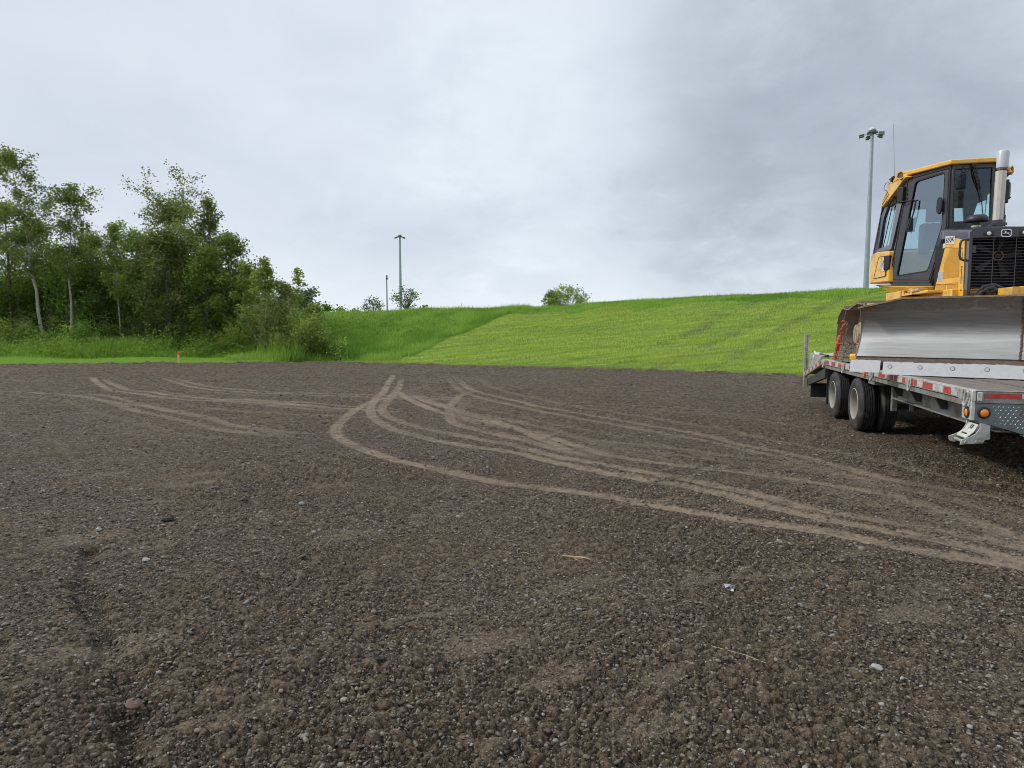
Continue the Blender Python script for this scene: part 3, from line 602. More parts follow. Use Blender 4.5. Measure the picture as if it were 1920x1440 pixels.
T(402, 33, 375, 'upright tree just right of the tallest olive tree', rc=1.05, cs=.3, nb=30, num=5200, tone='olive', lean=(-.01, 0), tr=.10, seed=15, sig=.16, gap=.25, tone0=.4)
T(432, 31.5, 440, 'dark bushy tree at the right shoulder of the wood, one branch reaching right', rc=1.15, cs=.16, nb=32, num=8200, tone='dark', lean=(.02, 0), tr=.10, seed=16, sig=.17)
T(500, 31, 482, 'small pointed tree right of the dark bushy one', rc=.95, cs=.15, nb=26, num=4200, tone='mid', lean=(.02, 0), tr=.07, seed=17, sig=.14, gap=.25, shape='cone')
T(562, 33, 500, 'thin wispy sapling standing alone at the right end of the wood', kind='sapling', rc=.55, cs=.45, nb=16, num=800, tone='mid', tr=.04, seed=18, sig=.10, gap=.4, bark=M_PALEBARK)
T(468, 31.5, 492, 'slender leafy young tree between the dark bushy tree and the small pointed one', kind='sapling', rc=.75, cs=.12, nb=24, num=3400, tone='mid', tr=.05, seed=71, sig=.14, gap=.2, bark=M_PALEBARK)
T(534, 31.5, 528, 'slender young tree rising from the large grey olive bush', kind='sapling', rc=.7, cs=.12, nb=22, num=2800, tone='olive', tr=.045, seed=72, sig=.13, gap=.2, bark=M_PALEBARK)
T(588, 31.8, 572, 'short young tree at the right end of the wood above the rounded bush', kind='sapling', rc=.75, cs=.1, nb=20, num=2600, tone='mid', tr=.04, seed=73, sig=.13, gap=.15)
T(25, 32.5, 390, 'leafy green tree behind the leaning aspen at the left edge', rc=1.9, cs=.1, nb=36, num=10500, tone='mid', tr=.12, seed=19, sig=.22)
T(180, 33.5, 448, 'dense dark tree behind the pale straight aspen', rc=1.7, cs=.08, nb=36, num=10500, tone='dark', tr=.12, seed=20, sig=.22)
T(265, 33.5, 438, 'dense dark green tree filling the dip left of the tallest tree', rc=1.6, cs=.06, nb=36, num=10500, tone='mid', tr=.12, seed=21, sig=.22, tone0=.35)
T(318, 31, 440, 'broad olive green tree in front of the tallest tree', rc=1.75, cs=.1, nb=40, num=11500, tone='olive', tr=.11, seed=22, sig=.2, tone0=.42)
T(392, 31, 470, 'low dense green tree below the tallest crown', rc=1.35, cs=.08, nb=34, num=8500, tone='mid', tr=.10, seed=23, sig=.2, tone0=.4)
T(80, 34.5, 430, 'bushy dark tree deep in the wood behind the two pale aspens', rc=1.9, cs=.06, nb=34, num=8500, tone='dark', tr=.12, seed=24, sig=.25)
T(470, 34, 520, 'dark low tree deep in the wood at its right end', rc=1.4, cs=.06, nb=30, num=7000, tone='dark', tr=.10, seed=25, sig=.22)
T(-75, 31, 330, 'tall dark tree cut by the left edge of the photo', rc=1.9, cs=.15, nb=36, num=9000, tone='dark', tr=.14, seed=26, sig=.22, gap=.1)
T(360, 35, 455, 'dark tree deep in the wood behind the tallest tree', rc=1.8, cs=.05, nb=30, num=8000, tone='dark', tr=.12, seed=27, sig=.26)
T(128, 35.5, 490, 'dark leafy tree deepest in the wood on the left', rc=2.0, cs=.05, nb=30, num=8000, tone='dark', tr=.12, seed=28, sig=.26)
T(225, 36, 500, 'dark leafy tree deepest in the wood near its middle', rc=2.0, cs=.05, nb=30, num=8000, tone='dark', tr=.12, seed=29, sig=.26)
def Bs(u, Y, vt, hw, label, **k):
    Y += back(u); k['num'] = int(k.get('num', 2500)*1.2); x, y = at(u, Y); z0 = float(terrain(np.array([x]), np.array([y]))[0]); h = 1.5+(616-vt)/1276*Y-z0
    return bush(k.pop('kind', 'bush'), label, 'bush', x, y, h, hw/1276*Y, group=G2, **k)
Bs(22, 30.2, 585, 42, 'leafy green bush at the left edge below the leaning aspen', tone='mid', num=4200, seed=31, stems=12)
Bs(84, 29.8, 612, 22, 'bright green bush under the leaning pale trunk', tone='bright', num=2000, seed=32, tone0=.35)
Bs(148, 29.8, 588, 24, 'upright bright green bush under the straight pale trunk', tone='bright', num=2800, seed=33, tone0=.4)
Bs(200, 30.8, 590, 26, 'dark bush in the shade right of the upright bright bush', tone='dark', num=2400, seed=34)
Bs(236, 29.9, 628, 14, 'small bright shrub, leftmost of the three low ones near the stake', tone='bright', num=1100, seed=35, sig=.1)
Bs(266, 29.9, 634, 11, 'small pale green shrub, middle of the three low ones near the stake', tone='bright', num=800, seed=36, sig=.1)
Bs(318, 30.0, 622, 24, 'broad light green shrub just left of the orange topped stake', tone='bright', num=2100, seed=37, sig=.12, tone0=.45)
Bs(392, 30.3, 610, 26, 'spreading green shrub right of the stake', tone='mid', num=2400, seed=38, tone0=.6)
Bs(440, 30.3, 600, 26, 'green shrub with bare lower stems right of the spreading one', tone='mid', num=2600, seed=39, low=.4, tone0=.55)
Bs(512, 30.4, 538, 46, 'large grey olive bush with many thin stems', tone='olive', num=6800, seed=40, stems=16, low=.3, tone0=.38, bark=M_PALEBARK)
Bs(566, 30.4, 582, 44, 'wide leafy bush of upright saplings leaning to the right', tone='mid', num=5600, seed=41, stems=14, low=.25, tone0=.42)
Bs(612, 30, 606, 26, 'rounded green bush at the right end of the wood', tone='mid', num=2600, seed=42, tone0=.4)
Bs(637, 29.4, 632, 11, 'small yellow green sapling bush beside the rounded green bush', tone='bright', num=600, seed=43, sig=.09, tone0=.7)
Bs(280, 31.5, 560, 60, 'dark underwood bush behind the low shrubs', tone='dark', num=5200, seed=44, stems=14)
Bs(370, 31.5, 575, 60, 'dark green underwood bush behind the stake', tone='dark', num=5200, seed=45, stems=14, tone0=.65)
for i_, (u_, Y_, v_, hw_, tn_, lab_) in enumerate(((0, 33.5, 455, 75, 'bright', 'dense green thicket filling the wood at the left edge'), (75, 34.5, 470, 70, 'mid', 'dense thicket behind the leaning pale trunk'), (160, 34.2, 470, 70, 'bright', 'dense thicket between the straight pale trunk and the slim aspen'), (235, 34.5, 480, 65, 'mid', 'dense thicket in the dip of the wood'), (305, 34.2, 480, 65, 'bright', 'dense thicket at the foot of the tallest tree'), (375, 34.5, 490, 60, 'bright', 'dense thicket right of the foot of the tallest tree'), (440, 34, 515, 50, 'mid', 'dense thicket under the dark bushy tree'), (495, 34, 560, 45, 'bright', 'dense thicket behind the grey olive bush'))):
    Bs(u_, Y_, v_, hw_, lab_, kind='thicket', tone=tn_, num=13000, seed=61+i_, stems=24, low=.06, sig=.28, size=.13, tone0=.4)
Bs(95, 31.5, 560, 60, 'dark underwood bush behind the pale trunks', tone='dark', num=5200, seed=46, stems=14, tone0=.6)
G3 = 'trees beyond the crest of the bank'
def far(u, Y, vt, hw, label, num, size, tone='far', z0=1.2, seed=1, shape='oval', kind='distant_tree', gap=.1, cs=.1):
    x, y = at(u, Y); h = 1.5+(616-vt)/1276*Y-float(terrain(np.array([x]), np.array([y]))[0])
    tree(kind, label, 'tree', x, y, h, hw/1276*Y, cs=cs, nb=30, num=num, size=size, tone=tone, tr=.14, seed=seed, sig=.32, group=G3, shape=shape, gap=gap, wind=None)
def fardome(u, Y, vt, rw, rh, label, num, size, tone, seed, ncl=46):
    x, y = at(u, Y); zt = 1.5+(616-vt)/1276*Y; z0 = float(terrain(np.array([x]), np.array([y]))[0])-.05; rng = random.Random(seed); rs = np.random.default_rng(seed)
    root = bpy.data.objects.new('distant_tree', None); root.location = (x, y, z0); link(root); BASE[root.name] = Vector((x, y, z0)); tag(root, label, 'tree', G3)
    tw = Twigs(rng); c = Vector((x, y, zt-rh)); fork = Vector((x, y, max(z0+.8, zt-2*rh))); tw.mb.tube([(x, y, z0), fork], [.16, .13], 6, False); cent = []
    for k in range(ncl):
        a = rng.uniform(0, 6.28); e = math.asin(rng.uniform(-.75, .97)); r_ = rng.uniform(.55, 1)**.5; p = c+Vector((math.cos(a)*math.cos(e)*rw*r_, math.sin(a)*math.cos(e)*rw*r_, math.sin(e)*rh*r_))
        tw.mb.tube([fork, fork.lerp(p, .55)+Vector((0, 0, .15*rh)), p], [.06, .035, .012], 4, False); cent += [tuple(p), tuple(p+Vector((rng.gauss(0, .2), rng.gauss(0, .2), rng.gauss(.15, .2))))]
    tw.mb.build('trunk', M_BARK, root, smooth=60); leaves('crown', cent, (.27, .27, .25), num, size, M_LEAF[tone], root, rs, .5)
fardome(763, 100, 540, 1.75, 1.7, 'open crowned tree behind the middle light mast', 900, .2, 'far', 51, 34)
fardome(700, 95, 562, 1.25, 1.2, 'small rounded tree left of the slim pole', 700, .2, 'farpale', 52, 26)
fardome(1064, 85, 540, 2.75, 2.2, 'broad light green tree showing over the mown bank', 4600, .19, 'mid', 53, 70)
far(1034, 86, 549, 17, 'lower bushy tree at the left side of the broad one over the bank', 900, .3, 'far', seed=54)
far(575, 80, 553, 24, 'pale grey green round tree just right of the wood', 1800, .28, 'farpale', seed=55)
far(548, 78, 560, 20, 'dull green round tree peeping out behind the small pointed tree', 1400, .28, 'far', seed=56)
far(612, 95, 574, 14, 'low dark tree on the crest left of the far line of bushes', 500, .32, 'dark', seed=57)
far(640, 110, 578, 16, 'tiny dark tree on the crest between the low dark tree and the slim pole', 420, .32, 'dark', seed=58)
far(668, 110, 580, 12, 'tiny dark tree on the crest just left of the small rounded tree', 320, .32, 'dark', seed=59)
far(795, 105, 578, 14, 'tiny low tree on the crest right of the middle light mast', 380, .32, 'far', seed=60)

# ------------------------------------------------------------------ masts and stake
M_GALV = mat('galvanised_steel', (.33, .37, .42), .45, .5, .1, 3); M_LAMP = mat('lamp_housing', (.10, .11, .125), .5, .2); M_CAPW = mat('mast_cap', (.55, .55, .57), .5)
def mast(x, y, top, rb, rt, label, rot=0):
    z0 = float(terrain(np.array([x]), np.array([y]))[0])-.2
    r = thing('light_mast', label, 'light mast', (x, y, z0), False, 'high light masts behind the bank')
    MB().tube([(x, y, z0), (x, y, z0+(top-z0)*.5), (x, y, top-.35)], [rb, (rb+rt)/2, rt], 12).build('mast_pole', M_GALV, r)
    mb = MB(); mb.lathe([(-.42, rt*1.3), (-.34, .42), (-.22, .42), (-.2, .3), (-.1, .3)], (x, y, top), (0, 0, 1), 14); mb.build('head_ring', M_LAMP, r)
    MB().lathe([(-.1, .31), (-.02, .31), (.08, .26), (.15, .14)], (x, y, top), (0, 0, 1), 14).build('mast_cap', M_CAPW, r)
    for k in range(5):
        a = rot+k*2*math.pi/5; d = Vector((math.cos(a), math.sin(a), 0)); wv = Vector((-math.sin(a), math.cos(a), 0)); c = Vector((x, y, top-.42))
        mb = MB(); mb.cyl(c+d*.35, c+d*.65, .03, 6)
        for dz in (0, -.16):
            M = Matrix.Translation(c+d*.82+Vector((0, 0, dz))) @ Matrix.Rotation(a, 4, 'Z') @ Matrix.Rotation(R(12), 4, 'Y'); mb.box((-.20, -.14, -.045), (.20, .14, .045), M)
        mb.build('floodlight', M_LAMP, r, bevel=.015)
mast(30.95, 60, 18.55, .25, .13, 'tall grey light mast standing behind the bank just left of the bulldozer cab', .25)
mast(-20.8, 128, 18.8, .30, .18, 'grey light mast in the middle distance left of centre, in front of an open tree', .5)
x, y = -22.8, 125; z0 = float(terrain(np.array([x]), np.array([y]))[0])-.2
r = thing('slim_pole', 'slim dark pole with a small head left of the middle light mast', 'pole', (x, y, z0), False)
MB().tube([(x, y, z0), (x, y, 11.)], [.14, .09], 8).build('pole_shaft', M_LAMP, r); MB().box((x-.12, y-.15, 10.4), (x+.2, y+.15, 10.75)).box((x-.1, y-.1, 10.9), (x+.16, y+.12, 11.15)).build('pole_head', M_LAMP, r, bevel=.02)
M_STAKE = mat('raw_pine', (.72, .52, .20), .8, var=.15); M_ORANGE = mat('orange_marking_paint', (.85, .16, .04), .6, var=.1)
x, y = -14.06, 28.68; r = thing('survey_stake', 'pale wooden survey stake with an orange painted top at the edge of the grass', 'stake', (x, y, 0), False)
mb = MB(); mb.box((x-.035, y-.02, -.15), (x+.035, y+.02, .40)).build('stake_shaft', M_STAKE, r); MB().box((x-.036, y-.021, .402), (x+.036, y+.021, .545)).build('painted_tip', M_ORANGE, r)

# ------------------------------------------------------------------ trailer
M_DECK = None
def deck_mat():
    s = Nodes('deck_planks'); tc = (s.n('ShaderNodeTexCoord'), 3)
    mp = s.n('ShaderNodeMapping', ins={'Vector': tc, 'Scale': (9, .7, 9)}); gr = s.noise((mp, 0), 2.2, 7, .7); pl_ = s.noise(tc, 1.3, 4)
    c = s.mix(s.ramp(gr, [(.3, 0.), (.7, 1.)]), (.085, .065, .052), (.24, .205, .175)); c = s.mix(s.math('MULTIPLY', s.ramp(pl_, [(.4, 0.), (.65, 1.)]), .5), c, (.15, .11, .08))
    p = s.n('ShaderNodeBsdfPrincipled', ins={'Base Color': c, 'Roughness': .6})
    b = s.n('ShaderNodeBump', ins={'Strength': .7, 'Distance': .004, 'Height': gr}); s.t.links.new(b.outputs[0], p.inputs['Normal']); return s.surf(p)
M_DECK = deck_mat()
M_GREY = mat('grey_trailer_paint', (.27, .285, .28), .45, .15, .14, 5, dirt=((.16, .135, .11), .36, 6)); M_GREYL = mat('zinc_grey_steel', (.50, .51, .50), .42, .45, .12, 9, dirt=((.25, .22, .18), .34, 10))
M_FRAMED = mat('dark_frame_steel', (.055, .057, .055), .6, .2, .2, 4); M_DIAM = mat('diamond_plate_steel', (.19, .215, .225), .38, .55, .15, 6, dirt=((.12, .11, .10), .2, 9))
M_RTAPE = mat('red_reflective_tape', (.46, .04, .034), .4, var=.2, vscale=25, dirt=((.27, .11, .085), .3, 16)); M_WTAPE = mat('white_reflective_tape', (.52, .55, .56), .4, var=.1, vscale=25, dirt=((.34, .32, .29), .36, 14))
M_TYRE = mat('tyre_rubber', (.026, .026, .027), .72, var=.25, vscale=9, dirt=((.09, .078, .065), .22, 6), bump=.002, bscale=120); M_RIM = mat('white_rim_paint', (.31, .30, .26), .5, .1, .08, 9, dirt=((.32, .27, .21), .2, 4))
M_RUB = mat('black_rubber', (.02, .02, .021), .75, var=.2); M_AMBER = mat('amber_lens', (.85, .25, .015), .22, var=.06, coat=.6); M_BLACK = mat('black_plastic', (.018, .018, .021), .45, var=.2)
M_WELD = mat('whitish_galvanised', (.58, .58, .55), .5, .3, .12, 14, dirt=((.33, .31, .28), .2, 18)); M_INK = mat('black_lettering', (.01, .01, .011), .6)
TR = thing('flatbed_trailer', 'grey flatbed equipment trailer with plank deck and dual tyres carrying the bulldozer', 'trailer', (1.295, 3.5, 0))
W = 2.59
mb = MB(); gap = .004; n = 13; pw = (W-.16)/n
for k in range(n):
    x0 = .08+k*pw; mb.box((x0+gap, .03, .895), (x0+pw-gap, 6.42, .948-.003*((k*7) % 3)))
mb.build('plank_deck', M_DECK, TR, bevel=.004)
RED = [(5.845, 6.149), (5.356, 5.636), (4.942, 5.126), (4.658, 4.798), (4.228, 4.422), (3.353, 3.571), (3.068, 3.195), (2.59, 2.871), (2.264, 2.391), (2.099, 2.211), (1.807, 1.902), (1.535, 1.623), (1.414, 1.508), (1.096, 1.231), (.943, 1.081), (.462, .649)]
CUTS = [(.16, .25), (1.66, 1.76), (3.2, 3.3), (4.78, 4.9)]
def rail(side):
    f = (lambda x: x) if side < 0 else (lambda x: W-x)
    def bx(mb, a, b):
        x0, x1 = sorted((f(a[0]), f(b[0]))); return mb.box((x0, a[1], a[2]), (x1, b[1], b[2]))
    mb = MB(); bx(mb, (-.02, .12, .865), (.012, 6.4, .953)); bx(mb, (.012, .03, .86), (.078, 6.42, .951)); r = mb.build('side_rail', M_GREYL, TR, bevel=.004)
    mb = MB(); bx(mb, (.078, .03, .78), (.1, 6.4, .894)); bx(mb, (.0, .03, .80), (.075, 6.4, .858)); mb.build('side_channel', M_GREY, TR, bevel=.004)
    last = .30
    for a, b in sorted(RED):
        bx(MB(), (-.0235, a, .877), (-.021, b, .94)).build('red_tape', M_RTAPE, r)
        if a-last > .03: bx(MB(), (-.0232, last+.004, .877), (-.021, a-.004, .94)).build('white_tape', M_WTAPE, r)
        last = b
    bx(MB(), (-.0232, last+.004, .877), (-.021, 6.36, .94)).build('white_tape', M_WTAPE, r)
    for a, b in CUTS:
        mb = MB(); bx(mb, (-.034, a, .857), (.0, b, .957)); mb.build('rail_bracket', M_GREYL, TR, bevel=.004)
    for y in (.06, 1.60, 3.12, 4.72, 6.2):
        mb = MB(); bx(mb, (-.03, y-.03, .915), (.0, y+.03, .95)); c = Vector((f(-.04), y, .875)); mb.torus(c, (0, 1, 0), (.15 if side < 0 else -.15, 0, 1), .036, .066, .011, 18, 8); mb.build('tie_down_ring', M_GREYL, TR)
rail(-1); rail(1)
# side beams with flange and dark gussets
for s_ in (-1, 1):
    f = (lambda x: x) if s_ < 0 else (lambda x: W-x)
    mb = MB(); mb.prism([(f(.25), .03, .84), (f(.25), 3.0, .84), (f(.25), 3.0, .60), (f(.25), .03, .60)], (.012, 0, 0)); mb.box((min(f(.19), f(.31)), .03, .585), (max(f(.19), f(.31)), 3.02, .60)); mb.build('side_beam', M_GREY, TR)
    for y in (.55, 1.3, 2.1, 2.8):
        mb = MB(); mb.prism([(f(.08), y, .86), (f(.245), y, .86), (f(.245), y, .64), (f(.20), y, .64)], (0, .05, 0)); mb.build('gusset', M_FRAMED, TR)
    mb = MB(); mb.box((min(f(.2), f(.26)), 3.03, .42), (max(f(.2), f(.26)), 3.10, .84)); mb.box((min(f(.2), f(.9)), 3.04, .52), (max(f(.2), f(.9)), 3.09, .56)); mb.box((min(f(.42), f(.46)), 3.04, .42), (max(f(.42), f(.46)), 3.09, .52)); mb.build('mud_guard_bracket', M_GREY, TR)
mb = MB()
for x in (.72, 1.84):
    mb.box((x-.01, .1, .50), (x+.01, 7.2, .85)); mb.box((x-.08, .1, .85), (x+.08, 7.2, .865)); mb.box((x-.08, .1, .485), (x+.08, 7.2, .50))
for k in range(12): y = .3+k*.54; mb.box((.1, y, .80), (W-.1, y+.05, .885))
mb.box((.3, 4.0, .34), (2.3, 4.26, .45)); mb.box((.3, 5.44, .34), (2.3, 5.7, .45)); mb.box((.6, 3.6, .42), (.84, 6.2, .50)); mb.box((1.75, 3.6, .42), (1.99, 6.2, .50)); mb.build('chassis_frame', M_FRAMED, TR)
mb = MB(); mb.box((.02, 3.22, .74), (.22, 3.5, .80)).box((.06, 3.25, .80), (.16, 3.4, .86)); mb.build('valve_box', M_GREY, TR, bevel=.01)
# wheels
def tyre_prof(w_, R_):
    p = [(0, .235), (-.004, .26), (-.008, .32), (.004, .36), (.02, .383), (.03, R_-.006)]; g0, g1 = .032, w_-.032; n = 5; rib = (g1-g0)/n
    for k in range(n):
        a = g0+k*rib; p += [(a+.005, R_), (a+rib-.006, R_), (a+rib-.004, R_-.02), (a+rib+.003, R_-.02)]
    p = p[:-2]+[(w_-.03, R_-.006), (w_-.02, .383), (w_-.004, .36), (w_+.008, .32), (w_+.004, .26), (w_, .235), (w_-.02, .222), (.02, .222)]
    return p
def add_wheel(x0, y, sgn, deep):
    ax = (sgn, 0, 0); c = (x0, y, .388); w_ = .215
    mb = MB(); mb.lathe(tyre_prof(w_, .395), c, ax, 56, True); ty = mb.build('tyre', M_TYRE, None, smooth=28, base=Vector((1.295, 3.5, 0)))
    mb = MB(); mb.lathe([(.0, .236), (-.006, .230), (-.006, .222), (.010, .212), (.03, .206), (.08, .198), (deep-.03, .185), (deep-.005, .168), (deep, .15), (deep+.004, .10), (deep-.012, .085), (deep-.05, .08), (deep-.06, .03)], c, ax, 40, cap=False)
    for k in range(8):
        a = k*math.pi/4; cc = Vector(c)+Vector((sgn*(deep-.004), math.cos(a)*.125, math.sin(a)*.125)); mb.cyl(cc, cc-Vector((sgn*.025, 0, 0)), .013, 6)
    rm = mb.build('rim', M_RIM, None, base=Vector((1.295, 3.5, 0)))
    return ty, rm
for y in (4.14, 5.57):
    for x0, sg, deep in ((.0, 1, .17), (.275, 1, .15), (W, -1, .17), (W-.275, -1, .15)):
        mbw = MB(); mbw.lathe([(.08, .05), (.21, .05), (.21, .09), (.08, .09)], (x0, y, .388), (sg, 0, 0), 16, True); wh = mbw.build('wheel', M_FRAMED, TR)
        ty, rm = add_wheel(x0, y, sg, deep); ty.parent = wh; rm.parent = wh
for x in (0.02, W-.52): MB().box((x, 6.14, .17), (x+.5, 6.155, .84)).build('mud_flap', M_RUB, TR)
# front plate
bot = [(.012, .69), (.40, .574), (.85, .44), (W-.85, .44), (W-.40, .574), (W-.012, .69)]
mb = MB(); mb.prism([(.012, 0, .838), (W-.012, 0, .838)]+[(x, 0, z) for x, z in reversed(bot)], (0, .02, 0)); fp = mb.build('front_plate', M_DIAM, TR)
mb = MB()
for i in range(60):
    for j in range(9):
        x = .16+i*.039+(j % 2)*.0195; z = .815-j*.030
        lo = np.interp(x, [p[0] for p in bot], [p[1] for p in bot])
        if z < lo+.025 or x > W-.05: continue
        d = Vector((.012, 0, .009)); nv = Vector((-.003, 0, .004)); c = Vector((x, 0, z)); pk = Vector((0, -.0045, 0))
        mb.add([c-d, c+nv, c+d, c-nv, c-d*.3+pk, c+d*.3+pk], [(0, 4, 3), (3, 4, 5), (3, 5, 2), (2, 5, 1), (1, 5, 4), (1, 4, 0)])
mb.build('tread_lozenge', M_DIAM, fp, smooth=0)
mb = MB(); mb.box((.012, -.004, .842), (W-.012, .022, .946)); mb.box((.012, -.008, .946), (W-.012, .03, .953)); hd = mb.build('header_beam', M_GREY, TR, bevel=.003)
for xa, xb, nm, mt in ((.075, .365, 'red_tape', M_RTAPE), (W-.365, W-.075, 'red_tape', M_RTAPE), (.368, .62, 'white_tape', M_WTAPE), (W-.62, W-.368, 'white_tape', M_WTAPE)): MB().box((xa, -.0065, .885), (xb, -.0045, .93)).build(nm, mt, hd)
mb = MB(); bot2 = [(-.012, .60), (.40, .575), (.85, .432)]
mb = MB(); mb.prism([(.40, .002, .568), (.85, .002, .43), (W-.85, .002, .43), (W-.40, .002, .568), (W-.4, .002, .556), (W-.85, .002, .418), (.85, .002, .418), (.4, .002, .556)], (0, .06, 0)); mb.build('lower_lip', M_GREYL, TR)
for s_ in (-1, 1):
    f = (lambda x: x) if s_ < 0 else (lambda x: W-x)
    a, b = sorted((f(-.02), f(.011)))
    mb = MB(); mb.box((a, -.006, .69), (b, .19, .86)); mb.box((a, -.012, .86), (b, .06, .957)); cp = mb.build('corner_post', M_WELD, TR, bevel=.004)
    a, b = sorted((f(.02), f(.062))); MB().box((a, -.014, .862), (b, -.004, .94)).build('hinge_plate', M_WELD, TR, bevel=.004)
    for c, ax in (((f(-.021), .072, .752), (-1 if s_ < 0 else 1, 0, 0)), ((f(.085), -.001, .757), (0, -1, 0))):
        mb = MB(); mb.lathe([(0, .053), (.009, .051), (.012, .046), (.012, .036), (.004, .035)], c, ax, 28); bz = mb.build('marker_light', M_BLACK, TR)
        mb = MB(); mb.lathe([(.003, .0355), (.009, .0345), (.014, .027), (.017, .013), (.0175, .002)], c, ax, 28); mb.build('amber_lens', M_AMBER, bz)
for y, z in ((3.60, .845), (6.3, .83)):
    mb = MB(); mb.box((-.03, y-.03, z-.02), (-.004, y+.03, z+.015)); mb.build('side_marker_light', M_AMBER, TR, bevel=.008)
# swing-out bracket under the front corner
cr = [(.022, .678), (.022, .634), (-.005, .584), (-.051, .553), (-.115, .526), (-.126, .481), (-.057, .489), (.05, .498), (.064, .528), (.104, .537), (.098, .657)]
cl_ = [(-.001, .677), (-.006, .636), (-.035, .584), (-.078, .552), (-.14, .524), (-.134, .484), (-.101, .472), (-.048, .487), (.012, .54), (.07, .55), (.07, .66)]
for s_ in (-1, 1):
    f = (lambda x: x) if s_ < 0 else (lambda x: W-x)
    mb = MB(); mb.prism([(f(x), -.1, z) for x, z in cr], (0, .014, 0)); mb.prism([(f(x), .12, z) for x, z in cl_], (0, .014, 0)); mb.cyl((f(-.085), -.12, .505), (f(-.085), .15, .505), .014, 10); mb.cyl((f(0.0), -.115, .512), (f(.0), -.095, .512), .012, 8); mb.cyl((f(.028), -.115, .515), (f(.028), -.095, .515), .010, 8)
    mb.prism([(f(.03), .02, .65), (f(.11), .02, .65), (f(.11), .02, .54), (f(.03), .02, .54)], (0, .1, 0)); bk = mb.build('swing_bracket', M_GREYL, TR, bevel=.002)
    p = [(f(.012), -.086, .662), (f(-.02), -.086, .60), (f(-.08), -.086, .545)]; q = [(x, .119, z) for x, y, z in p]
    mb = MB()
    mb.add(p+q+[(x, y, z-.008) for x, y, z in p+q], [(0, 1, 4, 3), (1, 2, 5, 4), (6, 9, 10, 7), (7, 10, 11, 8), (0, 3, 9, 6), (2, 8, 11, 5), (0, 6, 7, 1), (1, 7, 8, 2), (3, 4, 10, 9), (4, 5, 11, 10)]); mb.build('bracket_plate', M_WELD, bk)
    if s_ < 0:
        nv = Vector((-.062, 0, .032)).normalized(); dn = Vector((-.032, 0, -.062)).normalized()
        text_part('lettering', 'JDJ', .05, Vector((-.004, 0.0, .634))+nv*.004, (0, -1, 0), -dn, M_INK, bk, .35, .001)
        mb = MB(); c = Vector((-.05, .02, .575)); mb.prism([c+Vector((0, .05, 0)), c+Vector((0, -.05, 0)), c+Vector((-.008, -.05, -.007)), c+Vector((-.008, .05, -.007))], (-.003, 0, .004)); mb.build('plate_slot', M_INK, bk)
# tongue in front (outside the photo)
mb = MB()
for s_ in (-1, 1): mb.prism([(1.295+s_*.8, .08, .52), (1.295+s_*.72, .08, .52), (1.295+s_*.02, -1.9, .52), (1.295+s_*.1, -1.9, .52)], (0, 0, .16))
mb.box((1.2, -2.1, .50), (1.39, -1.85, .70)); mb.cyl((1.295, -1.5, .06), (1.295, -1.5, .95), .06, 12); mb.lathe([(.0, .16), (.02, .16), (.05, .06)], (1.295, -1.5, .01), (0, 0, 1), 14); mb.torus((1.295, -2.2, .6), (1, 0, 0), (0, 1, 0), .09, .1, .03); mb.build('drawbar', M_GREY, TR)
# beaver tail, post and folded ramp
for s_ in (-1, 1):
    f = (lambda x: x) if s_ < 0 else (lambda x: W-x)
    a = [(f(-.02), 6.42, .953), (f(-.02), 8.2, .60), (f(-.02), 8.2, .51), (f(-.02), 6.42, .86)]; d = (.05 if s_ < 0 else -.05, 0, 0)
    tl = MB().prism(a, d).build('tail_rail', M_GREYL, TR, bevel=.003); mb = MB()
    for k in range(5):
        t0, t1 = .05+k*.19, .05+k*.19+.085; e = f(-.0225)
        def pt(t, dz): return (e, 6.42+1.78*t, .953-.353*t-dz)
        MB().prism([pt(t0, .013), pt(t1, .013), pt(t1, .077), pt(t0, .077)], (f(0)-f(.0015), 0, 0)).build('red_tape', M_RTAPE, tl); MB().prism([pt(t1+.004, .013), pt(t1+.1, .013), pt(t1+.1, .077), pt(t1+.004, .077)], (f(0)-f(.0015), 0, 0)).build('white_tape', M_WTAPE, tl)
    x0, x1 = sorted((f(.04), f(.10))); mb = MB(); mb.prism([(x0, 6.42, .80), (x0, 8.2, .45), (x0, 8.2, .33), (x0, 6.42, .62)], (x1-x0, 0, 0)); mb.build('tail_beam', M_FRAMED, TR)
    px_ = f(0.0); mb = MB(); mb.box((px_-.035, 8.09, .33), (px_+.035, 8.15, 1.385)); po = mb.build('rear_post', M_GREYL, TR, bevel=.003)
    mb = MB()
    for k in range(16): mb.cyl((px_+.01, 8.089, .72+k*.042), (px_+.01, 8.0865, .72+k*.042), .011, 8)
    mb.build('post_hole', M_BLACK, po)
    mb = MB(); mb.cyl((f(.10), 6.55, 1.0), (f(.10), 7.15, 1.0), .026, 12); mb.build('ramp_cylinder', M_BLACK, TR); MB().cyl((f(.10), 7.15, 1.0), (f(.10), 7.5, .995), .045, 12).torus((f(.06), 7.55, .99), (0, 1, 0), (0, 0, 1), .06, .06, .02).build('ramp_hinge', M_WELD, TR)
mb = MB()
for k in range(11): y = 6.5+k*.155; z = .93-.353*(y-6.42)/1.78; mb.box((.08, y, z-.03), (W-.08, y+.06, z))
mb.build('tail_slat', M_FRAMED, TR)
MB().box((.09, 8.0, .12), (W-.09, 8.02, .40)).build('rear_flap', M_RUB, TR)
mb = MB(); mb.box((.05, 6.7, .985), (W-.05, 8.07, 1.005)); mb.prism([(.05, 6.75, .984), (.05, 8.07, .984), (.05, 8.07, .70), (.05, 7.4, .80)], (.012, 0, 0)); mb.prism([(W-.05, 6.75, .984), (W-.05, 8.07, .984), (W-.05, 8.07, .70), (W-.05, 7.4, .80)], (-.012, 0, 0))
rp = mb.build('folded_ramp', M_GREYL, TR, bevel=.003)

